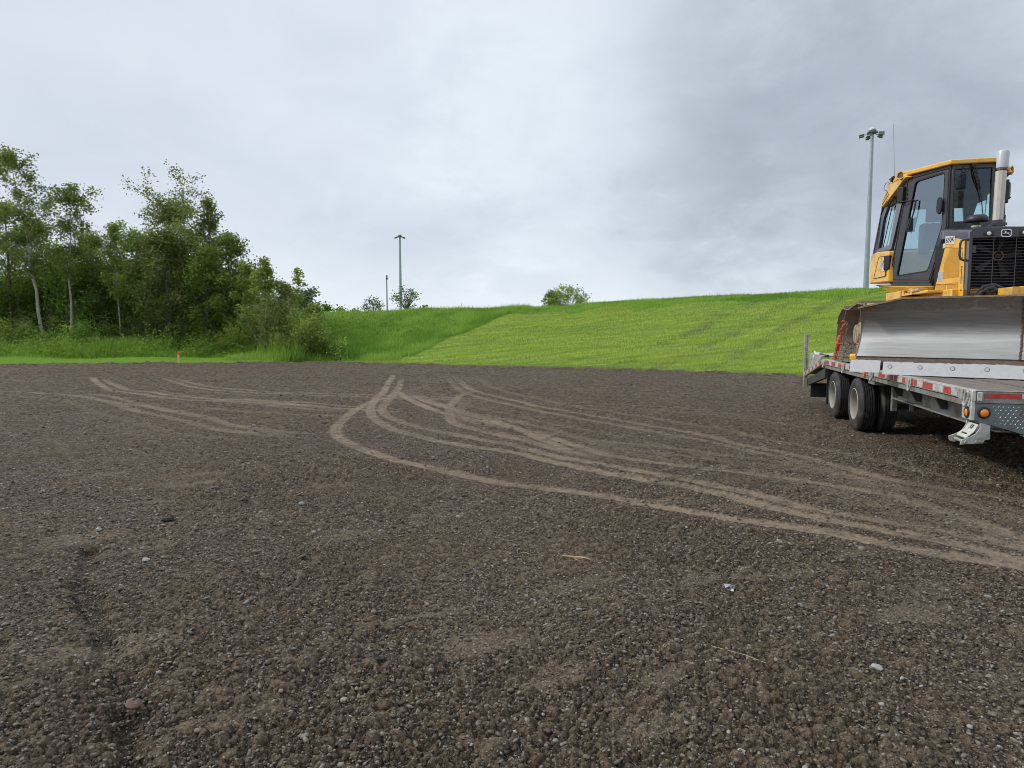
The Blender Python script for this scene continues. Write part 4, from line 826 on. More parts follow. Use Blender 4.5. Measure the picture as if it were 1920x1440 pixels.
# ------------------------------------------------------------------ bulldozer
M_YEL = mat('construction_yellow', (.83, .445, .040), .38, var=.05, vscale=3, coat=.25, dirt=((.46, .30, .11), .26, 5)); M_YELD = mat('yellow_screen', (.55, .27, .03), .6, var=.1, vscale=30)
M_HOOD = mat('dark_plum_paint', (.030, .028, .040), .28, var=.15, coat=.5); M_CAB = mat('dark_cab_paint', (.050, .049, .060), .38, var=.12, coat=.2); M_SEAL = mat('black_seal', (.008, .008, .010), .6)
def blade_mat():
    s = Nodes('worn_blade_steel_with_sheen'); tc = (s.n('ShaderNodeTexCoord'), 3); mp = s.n('ShaderNodeMapping', ins={'Vector': tc, 'Scale': (1.2, 1.2, 30)}); sc = s.noise((mp, 0), 2., 6, .7); n = s.noise(tc, 2.6, 6, .6); sp = s.noise(tc, 28., 5, .7)
    sepz = s.n('ShaderNodeSeparateXYZ', ins={0: tc})
    c = s.mix(s.ramp(sc, [(.3, 0.), (.7, 1.)]), (.20, .19, .18), (.31, .30, .29)); top = s.n('ShaderNodeMapRange', interpolation_type='SMOOTHSTEP', ins={0: s.math('ADD', (sepz, 2), s.math('MULTIPLY', s.math('SUBTRACT', n, .5), .10)), 1: .755, 2: .80, 3: 0., 4: 1.})
    c = s.mix((top, 0), c, s.mix(s.ramp(sp, [(.3, 0.), (.75, 1.)]), (.16, .135, .115), (.25, .22, .195)))
    sheen_z = s.n('ShaderNodeMapRange', interpolation_type='SMOOTHSTEP', ins={0: s.math('ADD', (sepz, 2), s.math('MULTIPLY', s.math('SUBTRACT', n, .5), .05)), 1: .40, 2: .54, 3: 0., 4: 1.}); c = s.mix((sheen_z, 0), s.mix(s.ramp(sc, [(.3, 0.), (.7, 1.)]), (.41, .40, .38), (.54, .53, .51)), c); c = s.mix((top, 0), c, s.mix(s.ramp(sp, [(.3, 0.), (.75, 1.)]), (.16, .13, .105), (.25, .215, .185)))  # lower face paler, middle darker: reflected sky and ground painted into the steel
    smear = s.math('MULTIPLY', s.ramp(s.noise(tc, 5.5, 7, .75, 1.2), [(.55, 0.), (.63, 1.)]), s.ramp((top, 0), [(.0, 0.), (.25, .8), (.9, .25)])); c = s.mix(smear, c, (.44, .39, .32))
    spots = s.ramp(s.noise(tc, 60., 3, .6), [(.72, 0.), (.76, 1.)]); c = s.mix(s.math('MULTIPLY', spots, .6), c, (.09, .08, .07))
    me = s.math('SUBTRACT', .62, s.math('MULTIPLY', s.math('MAXIMUM', (top, 0), smear), .55)); ro = s.math('ADD', s.math('MULTIPLY', sc, .12), s.math('ADD', s.math('MULTIPLY', (top, 0), .25), .38))
    p = s.n('ShaderNodeBsdfPrincipled', ins={'Base Color': c, 'Roughness': ro, 'Metallic': me}); b = s.n('ShaderNodeBump', ins={'Strength': .35, 'Distance': .003, 'Height': s.math('ADD', sc, s.math('MULTIPLY', sp, .5))}); s.t.links.new(b.outputs[0], p.inputs['Normal']); return s.surf(p)
M_BLADE_ST = blade_mat(); M_EDGE = mat('polished_cutting_edge', (.50, .50, .50), .5, .3, .06, 20, bump=.0015, bscale=60, dirt=((.45, .43, .42), .12, 30)); M_RUST = mat('rusty_brown_steel', (.115, .085, .065), .85, var=.35, vscale=14, bump=.004, bscale=50)
M_TRACK = mat('muddy_track_steel', (.25, .215, .17), .7, .25, .25, 9, dirt=((.26, .21, .15), .45, 5), bump=.003, bscale=70); M_MUD = mat('dried_mud', (.44, .36, .25), .9, var=.25, vscale=12, bump=.012, bscale=45); M_TRACKD = mat('scuffed_track_plate', (.13, .125, .12), .6, .4, .25, 12, dirt=((.22, .19, .15), .3, 8))
M_GLASS = glass_mat('cab_glass', (.52, .70, .76), .28); M_GLASSF = glass_mat('clear_cab_glass', (.74, .90, .90), .07)
M_STACK = mat('exhaust_stack_steel', (.58, .55, .48), .5, .35, .08, 8); M_SLEEVE = mat('pale_sleeve', (.52, .54, .56), .4, .1, .06, 8); M_INT = mat('cab_interior', (.035, .04, .043), .7); M_SEAT = mat('seat_fabric', (.06, .065, .07), .85)
M_LENS = mat('headlight_lens', (.72, .70, .60), .15, var=.05, coat=.8); M_WHITE = mat('white_decal', (.58, .58, .56), .5, var=.02); M_GREYDEC = mat('grey_decal', (.42, .43, .44), .5, var=.3, vscale=60); M_CHROME = mat('badge_silver', (.72, .72, .76), .3, .3)
BD = thing('bulldozer', 'yellow and black bulldozer with an angled steel blade loaded on the flatbed trailer', 'bulldozer', (1.295, 4.2, .95))
CX = 1.295
def mx(p): return (2*CX-p[0], p[1], p[2])
def both(fn):
    for s_ in (-1, 1): fn((lambda p: Vector(p)) if s_ < 0 else (lambda p: Vector(mx(p))), s_)
# ---- blade
BA = R(26); BC = (1.075, 1.72); cb, sb_ = math.cos(BA), math.sin(BA)
def bp(b, f, z): return Vector((BC[0]+b*cb-f*sb_, BC[1]-b*sb_-f*cb, z))
PROF = [(1.165, .10), (1.22, .035), (1.28, -.022), (1.36, -.085), (1.45, -.122), (1.55, -.127), (1.65, -.097), (1.74, -.038), (1.80, .018), (1.845, .075)]
HW = 1.62; bl = thing_b = None
mbB = MB(); nb_ = 36; vs = []
def ztop(b): return 1.845-max(0, (abs(b)-1.14))/.48*.105
cols = np.linspace(-HW, HW, nb_+1)
pf = []
for i in range(25):
    t = i/24; pf.append(t)
def prof_f(z): return float(np.interp(z, [p[0] for p in PROF], [p[1] for p in PROF]))
# smoothed curve
zz_ = np.linspace(1.165, 1.845, 49); ff_ = np.interp(zz_, [p[0] for p in PROF], [p[1] for p in PROF])
for _ in range(12): ff_[1:-1] = (ff_[:-2]+2*ff_[1:-1]+ff_[2:])/4
def pff(z): return float(np.interp(z, zz_, ff_))
fr, bk = [], []
for b in cols:
    for t in pf:
        z = 1.165+(ztop(b)-1.165)*t; ripple = .0012*math.sin((z-1.165)*2*math.pi/.062)*(z < 1.36)
        fr.append(bp(b, pff(z)+ripple, z)); bk.append(bp(b, pff(z)-.028, z))
n = len(pf); N0 = len(fr); fs = []
for i in range(nb_):
    for j in range(n-1):
        a = i*n+j; fs += [(a, a+1, a+n+1, a+n), (N0+a, N0+a+n, N0+a+n+1, N0+a+1)]
    fs += [(i*n, (i+1)*n, N0+(i+1)*n, N0+i*n), (i*n+n-1, N0+i*n+n-1, N0+(i+1)*n+n-1, (i+1)*n+n-1)]
for j in range(n-1): fs += [(j, N0+j, N0+j+1, j+1), (nb_*n+j, nb_*n+j+1, N0+nb_*n+j+1, N0+nb_*n+j)]
mbB.add(fr+bk, fs); blade = mbB.build('blade', M_BLADE_ST, BD, smooth=45)
mb = MB()
for b0, b1 in ((-HW, -1.14), (-1.14, 1.14), (1.14, HW)):
    mb.add([bp(b, f, ztop(b)+dz) for b in (b0, b1) for f in (.088, -.05) for dz in (.002, .022)], [(0, 1, 3, 2), (4, 6, 7, 5), (0, 4, 5, 1), (2, 3, 7, 6), (0, 2, 6, 4), (1, 5, 7, 3)])
for b0 in (-HW, HW):  # worn rim down each end
    pts = [bp(b0, pff(z)+.004, z) for z in np.linspace(1.17, ztop(HW), 18)]; mb.tube(pts, .007, 6)
mb.build('top_rim', mat('tan_worn_edge', (.23, .17, .12), .8, var=.35, vscale=14, bump=.003, bscale=50), blade)
mb = MB(); mb.prism([bp(-HW, .085, 1.163), bp(-HW, .125, 1.06), bp(-HW, .02, 1.0), bp(-HW, .02, 1.163)], bp(HW, 0, 0)-bp(-HW, 0, 0)); mb.build('edge_backing', M_RUST, blade)
mb = MB(); rng = random.Random(3)
for k in range(46):
    z = 1.17+.66*k/46; mb.ball(bp(rng.gauss(0, .003), pff(z)+.004, z), (.014, .014, .010), 6, 4)
mb.build('weld_seam', M_RUST, blade)
def edge_plate(b0, b1, rag, seed, zl=0):
    rng = random.Random(seed); k = max(4, int((b1-b0)/.03)); top = []; m_ = MB()
    for i in range(k+1):
        b = b0+(b1-b0)*i/k; top.append((b, 1.105+rag*rng.uniform(-1, .6)-zl))
    fr_ = [bp(b, .142, z) for b, z in top]+[bp(b, .185, .957-zl) for b in (b1, b0)]; m_.prism(fr_, bp(0, -.026, 0)-bp(0, 0, 0)); return m_
ce = edge_plate(-1.305, 1.305, .006, 5).build('cutting_edge', M_EDGE, blade, smooth=20)
for b in (-1.23, -.92, -.60, -.28, .06, .28, .60, .92, 1.23):
    c = bp(b, .160, 1.05); ax = Vector((-sb_*.97, -cb*.97, .2)); mb = MB(); mb.lathe([(-.004, .021), (.005, .020), (.0055, .016), (.004, .015)], c, ax, 16); mb.m = 1; mb.lathe([(-.006, .0245), (.0015, .0243), (.0012, .0225), (-.006, .022)], c, ax, 16, True); mb.build('plow_bolt', [M_EDGE, M_RUST], ce)
for s_ in (-1, 1):
    eb = edge_plate(*((-1.665, -1.335) if s_ < 0 else (1.335, 1.665)), .006, 8+s_, -.018).build('end_bit', M_EDGE, blade, smooth=20)
    for b in (1.42, 1.50, 1.585):
        mb = MB(); mb.lathe([(0, .019), (.0022, .019)], bp(s_*b, .151, 1.066), Vector((-sb_*.96, -cb*.96, .26)), 16); mb.build('bolt_hole', M_SEAL, eb)
for b in (.13,):
    MB().lathe([(0, .019), (.0022, .019)], bp(b, .157, 1.048), Vector((-sb_*.96, -cb*.96, .26)), 16).build('bolt_hole', M_SEAL, ce)
mb = MB()
for z in (1.22, 1.5, 1.76):
    q = min(pff(z), pff(z+.025), pff(z+.05))-.035; mb.prism([bp(-1.55, q, z), bp(-1.55, q-.13, z), bp(1.55, q-.13, z), bp(1.55, q, z)], (0, 0, .05))
for b in (-1.5, -.75, 0, .75, 1.5): mb.prism([bp(b, -.17, 1.2), bp(b, -.28, 1.2), bp(b, -.28, 1.76), bp(b, -.17, 1.76)], bp(.03, 0, 0)-bp(0, 0, 0))
mb.build('blade_rib', M_YEL, blade)
mb = MB(); c = bp(-1.60, -.02, 1.145); mb.box((-.11, -.05, -.04), (.06, .05, .04), Matrix.Translation(c) @ Matrix.Rotation(-BA, 4, 'Z')); mb.build('corner_lug', M_YEL, blade, bevel=.018)
# ---- push frame and cylinders
mb = MB()
for x in (.70, 1.89): mb.prism([(x-.06, 2.45, 1.16), (x-.06, 4.2, 1.25), (x-.06, 4.2, 1.47), (x-.06, 2.45, 1.36)], (.12, 0, 0))
mb.box((.64, 2.3, 1.16), (1.95, 2.5, 1.38)); mb.prism([(CX-.14, 2.42, 1.3), (CX+.14, 2.42, 1.3), (CX+.1, 2.05, 1.3), (CX-.1, 2.05, 1.3)], (0, 0, .25)); mb.build('push_frame', M_YEL, BD, bevel=.01)
mb = MB(); mb.box((1.14, 2.16, 1.80), (1.47, 2.52, 1.975)); mb.cyl((1.30, 2.3, 1.975), (1.30, 2.3, 1.985), .03, 10); mb.build('tilt_link', M_YEL, BD, bevel=.012)
for x in (.86, 1.73): mb = MB(); mb.cyl((x, 3.1, 1.75), (x+.06*(1 if x < CX else -1), 2.45, 1.30), .055, 12); mb.cyl((x, 2.9, 1.62), (x, 2.5, 1.32), .03, 10); mb.build('lift_cylinder', M_YEL, BD)
for q, (x0, x1, y0, zt_) in enumerate(((.98, 1.28, 2.62, 2.02), (1.00, 1.22, 2.60, 1.99), (1.05, 1.34, 2.58, 1.965), (.96, 1.12, 2.6, 1.96))):
    pts = [(x0, y0+.12, 1.7), (x0, y0+.04, zt_-.1), (x0+.05, y0, zt_-.02), ((x0+x1)/2, y0-.02, zt_), (x1-.05, y0-.02, zt_-.05), (x1, y0-.02, zt_-.2), (x1, y0-.05, 1.6)]
    MB().tube(pts, .028, 9).build('hydraulic_hose', M_BLACK, BD)
# ---- hood, grille
secs = [(2.785, .905, 2.60, 2.665, 2.722), (2.90, .885, 2.60, 2.68, 2.745), (3.3, .80, 2.66, 2.765, 2.80), (3.45, .80, 2.68, 2.775, 2.815), (3.84, 1.0, 2.73, 2.82, 2.86)]
vs = []; mb = MB()
for y, xl, zl, zs, zt_ in secs:
    half = [(xl, zl), (xl, zs), (xl+.018, zs+(zt_-zs)*.6), (xl+.05, zt_-.006), (xl+.12, zt_), (CX, zt_+.012)]
    full = half+[(2*CX-x, z) for x, z in reversed(half[:-1])]; vs += [(x, y, z) for x, z in full]
m_ = 11; fs = [(i*m_+j, i*m_+j+1, (i+1)*m_+j+1, (i+1)*m_+j) for i in range(4) for j in range(m_-1)]+[(i*m_+m_-1, i*m_, (i+1)*m_, (i+1)*m_+m_-1) for i in range(4)]+[tuple(range(m_)), tuple(range(4*m_+m_-1, 4*m_-1, -1))]
mb.add(vs, fs); hood = mb.build('hood', M_HOOD, BD, smooth=50, bevel=.006)
L_, R_, T_, B_ = .902, 2*CX-.902, 2.728, 1.90
def rr(l, r_, b, t, c): return [(l+c, t), (l+c*.3, t-c*.3), (l, t-c), (l, b), (r_, b), (r_, t-c), (r_-c*.3, t-c*.3), (r_-c, t)]
mb = MB(); mb.ring([(x, 2.765, z) for x, z in rr(L_, R_, B_, T_, .055)], [(x, 2.765, z) for x, z in rr(L_+.033, R_-.033, B_+.02, 2.607, .004)], (0, .17, 0)); sr = mb.build('grille_surround', M_HOOD, BD, bevel=.006)
GL, GR = L_+.033, R_-.033
mb = MB(); mb.box((GL-.02, 3.12, B_), (GR+.02, 3.15, 2.62)); mb.build('radiator_core', M_SEAL, BD)
mb = MB(); mb.lathe([(0, .035), (-.02, .03)], (1.285, 2.96, 2.40), (0, 1, 0), 12)
for k in range(5): a = k*2*math.pi/5; mb.prism([(1.285+math.cos(a)*.03, 2.965, 2.40+math.sin(a)*.03), (1.285+math.cos(a+.25)*.27, 2.965, 2.4+math.sin(a+.25)*.27), (1.285+math.cos(a-.1)*.27, 2.975, 2.4+math.sin(a-.1)*.27)], (0, .006, 0))
mb.build('cooling_fan', M_BLACK, BD); mb = MB(); mb.lathe([(0, .062), (-.015, .06), (-.015, .05), (0, .05)], (1.285, 2.94, 2.40), (0, 1, 0), 24, True); mb.build('fan_ring', mat('fan_hub_yellow', (.30, .16, .02), .6), BD); MB().box((.87, 3.0, 1.9), (1.72, 3.1, 2.6)).box((.90, 3.0, 1.9), (1.69, 3.9, 2.64)).build('engine_block', M_SEAL, BD)
rng = random.Random(6); mb = MB(); VX = [GL+.003, 1.170, 1.412, GR-.003]
for k in range(19):
    z = 2.585-k*.0365
    if z < B_+.02: break
    for a, b in zip(VX[:-1], VX[1:]):
        sag = .006 if (k in (11, 12, 13) and 1.1 < a < 1.3) else 0
        p0 = (a, 2.785, z+.003); p1 = ((a+b)/2, 2.785, z-sag); p2 = (b, 2.785, z+.003*0)
        mb.tube([p0, p1, p2], .0042, 6)
for x in VX: mb.tube([(x, 2.779, 2.60), (x, 2.779, B_+.02)], .0052, 6)
mb.box((GL+.003, 2.782, 2.43), (GL+.05, 2.79, 2.52)); mb.build('grille', M_CAB, BD)
for x in (1.106, 2*CX-1.106):
    mb = MB(); c = Vector((x, 2.760, 2.655)); mb.box((x-.055, 2.756, 2.627), (x+.055, 2.766, 2.683)); hl = mb.build('headlight', M_BLACK, BD, bevel=.004)
    MB().lathe([(0, .024), (.005, .023), (.009, .013), (.0095, .002)], c-Vector((0, .004, 0)), (0, -1, 0), 20).build('headlight_lens', M_LENS, hl)
# badge: rounded shield outline with a leaping deer
def rrect(cx, cz, w_, h_, bulge, n=40):
    out = []
    for i in range(n):
        a = 2*math.pi*i/n; e = .42; out.append((cx+w_*math.copysign(abs(math.cos(a))**e, math.cos(a)), 2.7595, cz+h_*math.copysign(abs(math.sin(a))**e, math.sin(a))))
    return out
bc = (1.293, 2.655); mb = MB(); mb.ring(rrect(*bc, .056, .047, 0), rrect(*bc, .046, .037, 0), (0, .006, 0)); bd = mb.build('badge', M_CHROME, BD)
MB().prism([Vector(p)+Vector((0, .003, 0)) for p in rrect(*bc, .047, .038, 0)], (0, .003, 0)).build('badge_field', M_SEAL, bd)
deer = [(-.036, -.006), (-.030, -.010), (-.018, -.008), (-.012, -.003), (.004, -.004), (.014, -.010), (.030, -.022), (.034, -.020), (.026, -.008), (.028, .004), (.022, .006), (.012, .003), (.000, .004), (-.006, .012), (-.002, .018), (.004, .024), (-.002, .026), (-.010, .023), (-.018, .028), (-.024, .026), (-.016, .019), (-.022, .017), (-.018, .013), (-.016, .004), (-.024, -.002)]
MB().prism([(bc[0]+x, 2.7585, bc[1]+z) for x, z in deer], (0, .004, 0)).build('badge_emblem', M_CHROME, bd, smooth=0)
def side_panel(f, s_):
    n_ = Vector((-.977, -.214, 0)); n_ = n_ if s_ < 0 else Vector((.977, -.214, 0))
    P_ = lambda x, y, z: f((x, y, z))
    mb = MB(); mb.prism([P_(.897, 2.86, 1.90), P_(.889, 2.88, 2.605), P_(.815, 3.225, 2.685), P_(.763, 3.465, 1.97), P_(.763, 3.465, 1.90)], -n_*.05); pn = mb.build('engine_side_panel', M_YEL, BD, bevel=.004)
    o = n_*.003
    def scr(pts): return MB().prism([P_(*p)+o for p in pts], -n_*.004).build('side_screen', M_YELD, pn)
    scr([(.837, 3.126, 2.527), (.872, 2.966, 2.50), (.873, 2.961, 2.15), (.805, 3.27, 2.15), (.807, 3.262, 2.355)]); scr([(.826, 3.175, 2.085), (.872, 2.966, 2.085), (.873, 2.961, 1.955), (.826, 3.175, 1.955)]); scr([(.772, 3.42, 2.075), (.817, 3.215, 2.08), (.817, 3.215, 1.955), (.772, 3.42, 1.955)])
    for a, b in (((.862, 3.01, 2.06), (.775, 3.41, 2.085)), ((.884, 2.905, 2.50), (.805, 3.27, 2.55)), ((.884, 2.91, 2.06), (.884, 2.91, 2.25)), ((.886, 2.905, 2.35), (.886, 2.905, 2.47))): MB().tube([P_(*a)+o*.4, P_(*b)+o*.4], .0032, 5).build('panel_seam', M_SEAL, pn)
    for y_, z in ((2.90, 2.60), (2.905, 2.27), (2.90, 1.98), (3.0, 1.925), (3.1, 1.925)):
        x = .889+(2.88-y_)*.2195; mb = MB(); mb.cyl(P_(x, y_, z)-n_*.005, P_(x, y_, z)+n_*.006, .008, 8); mb.build('panel_bolt', M_SEAL, pn)
    c = P_(.827, 3.165, 2.635)+o*1.2; xd = (Vector((.21, -.96, 0)) if s_ < 0 else Vector((.21, .96, 0))).normalized()
    q = [c+xd*a+Vector((0, 0, b)) for a, b in ((-.10, -.042), (.10, -.062), (.10, .040), (-.10, .062))]; MB().prism(q, -n_*.003).build('model_decal', M_WHITE, pn)
    text_part('model_number', '650K', .085, c+n_*.0015, xd, Vector((0, 0, 1)), M_SEAL, pn, 0, .0008, .95)
    c = P_(.803, 3.281, 2.575)+o; MB().prism([c+xd*a+Vector((0, 0, b)) for a, b in ((-.03, -.03), (.03, -.03), (.03, .03), (-.03, .03))], -n_*.003).build('small_decal', M_WHITE, pn)
    c = P_(.792, 3.33, 2.18)+o; MB().prism([c+xd*a+Vector((0, 0, b)) for a, b in ((-.055, -.06), (.055, -.06), (.055, .06), (-.055, .06))], -n_*.003).build('instruction_decal', M_GREYDEC, pn)
    mb = MB(); mb.tube([P_(*p) for p in ((.914, 2.80, 2.592), (.86, 2.795, 2.597), (.828, 2.795, 2.582), (.813, 2.795, 2.545), (.812, 2.795, 2.40), (.826, 2.795, 2.358), (.86, 2.795, 2.340), (.914, 2.80, 2.336))], .0145, 10); mb.build('grab_handle', M_HOOD, BD)
both(side_panel)
# ---- exhaust, pre-cleaner
mb = MB(); mb.lathe([(0, .058), (.62, .061), (.62, .05)], (1.365, 3.2, 2.86), (.012, 0, 1), 10); ex = mb.build('exhaust_stack', M_STACK, BD, smooth=20)
mb = MB(); mb.lathe([(-.22, .067), (-.03, .068), (0, .055), (.0, .04), (-.1, .04)], (1.385, 3.2, 3.735), (.02, 0, 1), 14); mb.build('stack_sleeve', M_SLEEVE, ex, bevel=.006)
mb = MB(); mb.box((1.285, 3.13, 2.80), (1.445, 3.27, 2.83)).cyl((1.365, 3.2, 2.79), (1.365, 3.2, 2.87), .07, 12); mb.build('stack_base', M_CAB, ex)
mb = MB(); mb.lathe([(-.07, .05), (-.02, .05), (-.02, .135), (0, .14), (.03, .13), (.06, .10), (.068, .02)], (1.245, 3.52, 2.925), (0, 0, 1), 24); mb.build('pre_cleaner', M_BLACK, BD)
MB().lathe([(0, .055), (.02, .055), (.025, .045)], (1.235, 3.50, 2.832), (0, 0, 1), 16).build('filler_cap', M_STACK, BD)
# ---- cab
DN = Vector((-.864, -.504, 0))
DO = [(.678, 4.453, 3.705), (1.027, 3.855, 3.718), (1.027, 3.855, 2.90), (.905, 4.065, 2.15), (.544, 4.684, 2.205)]
DG = [(.745, 4.338, 3.625), (.988, 3.921, 3.655), (.985, 3.927, 2.915), (.885, 4.10, 2.305), (.614, 4.565, 2.272)]
def shrink(pts, k):
    c = sum((Vector(p) for p in pts), Vector())/len(pts); return [c+(Vector(p)-c)*k for p in pts]
def round_poly(pts, r, n=4):
    out = []; m = len(pts)
    for i in range(m):
        p = Vector(pts[i]); a = (Vector(pts[i-1])-p).normalized(); b = (Vector(pts[(i+1) % m])-p).normalized()
        for k in range(n+1): t = k/n; out.append(p+a*r*(1-t)**2+b*r*t**2)
    return out
def dense(pts, n=4):
    out = []; m = len(pts)
    for i in range(m):
        for k in range(n+1): out.append(Vector(pts[i]))
    return out
def cab_side(f, s_):
    dn = DN if s_ < 0 else Vector((.864, -.504, 0))
    F_ = lambda L: [f(p) for p in L]
    o = [p+dn*.012 for p in F_(DO)]; i_ = round_poly([p+dn*.012 for p in F_(DG)], .05)
    mb = MB(); oo = [];
    for p in o: oo += [p]*5
    mb.ring(oo, i_, -dn*.045); dr = mb.build('cab_door', M_CAB, BD, smooth=30)
    mb = MB(); g0 = round_poly([p+dn*.010 for p in F_(DG)], .05); mb.ring([p+dn*.004 for p in g0], [p+dn*.004 for p in round_poly(shrink([p+dn*.010 for p in F_(DG)], .972), .05)], -dn*.01); mb.build('window_seal', M_SEAL, dr)
    mb = MB(); mb.add([p-dn*.006 for p in F_(DG)], [(0, 1, 2, 3, 4)]); mb.build('door_glass', M_GLASS, dr, smooth=0)
    # gap line between door and posts
    mb = MB(); q = [p+dn*.014 for p in F_(DO)]; sh = shrink(q, .955); mb.tube([sh[k] for k in (0, 4, 3, 2, 1, 0)], .006, 5, False); mb.build('door_gap', M_SEAL, dr)
    xd = Vector((.504, -.864, 0)) if s_ < 0 else Vector((-.504, -.864, 0))
    c = f((.972, 3.95, 3.195))+dn*.03; mb = MB(); pts = []
    for k in range(24): a = 2*math.pi*k/24; pts.append(c+xd*.042*math.cos(a)+Vector((0, 0, .118))*math.copysign(abs(math.sin(a))**.7, math.sin(a)))
    mb.prism(pts, dn*.03); mb.build('door_handle', M_BLACK, dr, bevel=.008)
    for z, k in ((3.45, (.660, 4.485)), (3.39, None)):
        pass
    for z0, z1, xy in ((3.345, 3.575, (.640, 4.52)), (2.385, 2.60, (.545, 4.685))):
        c = Vector((xy[0], xy[1], 0)); mb = MB(); cc = f((xy[0], xy[1], (z0+z1)/2))+dn*.035
        M = Matrix.Translation(cc) @ Matrix.Rotation(math.atan2(xd.y, xd.x), 4, 'Z'); mb.box((-.055, -.03, -(z1-z0)/2), (.05, .03, (z1-z0)/2), M); hg = mb.build('door_hinge', M_BLACK, dr, bevel=.01)
        mb = MB()
        for k in (-1, 0, 1): cc2 = cc+xd*.085+Vector((0, 0, k*.065)); mb.cyl(cc2-dn*.03, cc2-dn*.012, .010, 8)
        mb.build('hinge_bolt', M_SEAL, hg)
    mb = MB(); c = f((.716, 4.388, 3.0))+dn*.02; M = Matrix.Translation(c) @ Matrix.Rotation(math.atan2(xd.y, xd.x), 4, 'Z'); mb.box((-.035, -.02, -.09), (.035, .03, .10), M); a1 = f((.768, 4.30, 3.34))+dn*.03; a2 = f((.757, 4.318, 3.19))+dn*.035; a3 = f((.722, 4.378, 2.93))+dn*.045
    mb.tube([a1, a2], .012, 6); mb.tube([a2, a3], .010, 6); mb.tube([f((.735, 4.356, 3.12))+dn*.04, f((.70, 4.416, 2.89))+dn*.04], .007, 6); mb.tube([f((.645, 4.51, 3.345))+dn*.05, f((.66, 4.49, 3.355))+dn*.08, f((.755, 4.32, 3.35))+dn*.02], .008, 6); mb.build('door_wiper', M_BLACK, dr)
    # side window behind the door
    so_ = F_([(.672, 4.47, 3.70), (.678, 5.36, 3.60), (.640, 5.66, 3.30), (.555, 5.72, 2.70), (.552, 4.70, 2.66)]); si_ = F_([(.664, 4.80, 3.57), (.672, 5.25, 3.55), (.652, 5.52, 3.28), (.612, 5.60, 2.80), (.603, 4.98, 2.79)])
    inw = Vector((.04, 0, 0)) if s_ < 0 else Vector((-.04, 0, 0)); mb = MB(); mb.ring(so_, si_, inw); sw = mb.build('side_window_frame', M_CAB, BD); mb = MB(); mb.add([p+inw*.5 for p in si_], [(0, 1, 2, 3, 4)]); mb.build('side_glass', M_GLASSF, sw, smooth=0)
    mb = MB(); mid = [(si_[0]*.5+si_[1]*.5)-inw*.1, (si_[4]*.5+si_[3]*.5)-inw*.1]; mb.tube(mid, .007, 5); mb.build('window_divider', M_SEAL, sw)
    mb = MB(); mb.prism(F_([(.60, 4.70, 2.66), (.60, 5.60, 2.70), (.60, 5.60, 2.735), (.60, 4.70, 2.70)]), inw*-1.6); mb.build('window_ledge', M_BLACK, BD, bevel=.008)
    # lower front corner below the door
    mb = MB(); mb.prism([f(p)+dn*.006 for p in ((.538, 4.69, 2.205), (.905, 4.065, 2.15), (.93, 4.03, 2.10), (.75, 4.33, 2.09), (.60, 4.60, 2.12))], -dn*.05); mb.build('door_sill', M_CAB, BD)
    # door front post
    mb = MB(); mb.prism([f(p) for p in ((1.028, 3.85, 3.72), (1.045, 3.845, 3.72), (1.045, 3.845, 2.90), (.925, 4.045, 2.12), (.905, 4.065, 2.15), (1.027, 3.855, 2.90))], (0, .05, 0)); mb.build('front_post', M_SEAL, BD)
both(cab_side)
mb = MB(); wo_ = [(1.04, 3.842, 3.718), (1.55, 3.842, 3.718), (1.55, 3.842, 2.86), (1.04, 3.842, 2.86)]; wi_ = [(1.07, 3.842, 3.665), (1.52, 3.842, 3.665), (1.525, 3.842, 2.955), (1.068, 3.842, 2.955)]
mb.ring(wo_, wi_, (0, .05, 0)); wf = mb.build('windshield_frame', M_CAB, BD, bevel=.005); MB().add([(x, 3.86, z) for x, y, z in wi_], [(0, 1, 2, 3)]).build('windshield_glass', M_GLASSF, wf, smooth=0)
mb = MB(); mb.ring([(x, 3.839, z) for x, y, z in wi_], [(x*.985+1.295*.015, 3.839, z*.985+3.31*.015) for x, y, z in wi_], (0, .01, 0)); mb.build('window_seal', M_SEAL, wf)
mb = MB(); mb.cyl((1.285, 3.845, 3.70), (1.285, 3.80, 3.70), .03, 10); mb.tube([(1.28, 3.805, 3.70), (1.315, 3.81, 3.54), (1.375, 3.825, 3.37), (1.388, 3.825, 3.345)], .0085, 6); mb.tube([(1.30, 3.80, 3.69), (1.335, 3.808, 3.56), (1.385, 3.82, 3.38)], .007, 6); mb.tube([(1.36, 3.83, 3.42), (1.40, 3.832, 3.28), (1.425, 3.834, 3.10), (1.44, 3.834, 3.0)], .006, 6); mb.box((1.305, 3.80, 3.55), (1.335, 3.815, 3.575)); mb.tube([(1.17, 3.835, 3.70), (1.165, 3.82, 3.66), (1.19, 3.815, 3.625), (1.23, 3.815, 3.63), (1.265, 3.82, 3.66)], .004, 5); mb.build('windshield_wiper', M_BLACK, wf)
MB().prism([(1.03, 3.84, 2.87), (1.56, 3.84, 2.87), (1.60, 3.95, 2.87), (.99, 3.95, 2.87)], (0, 0, -.25)).build('cowl', M_CAB, BD)
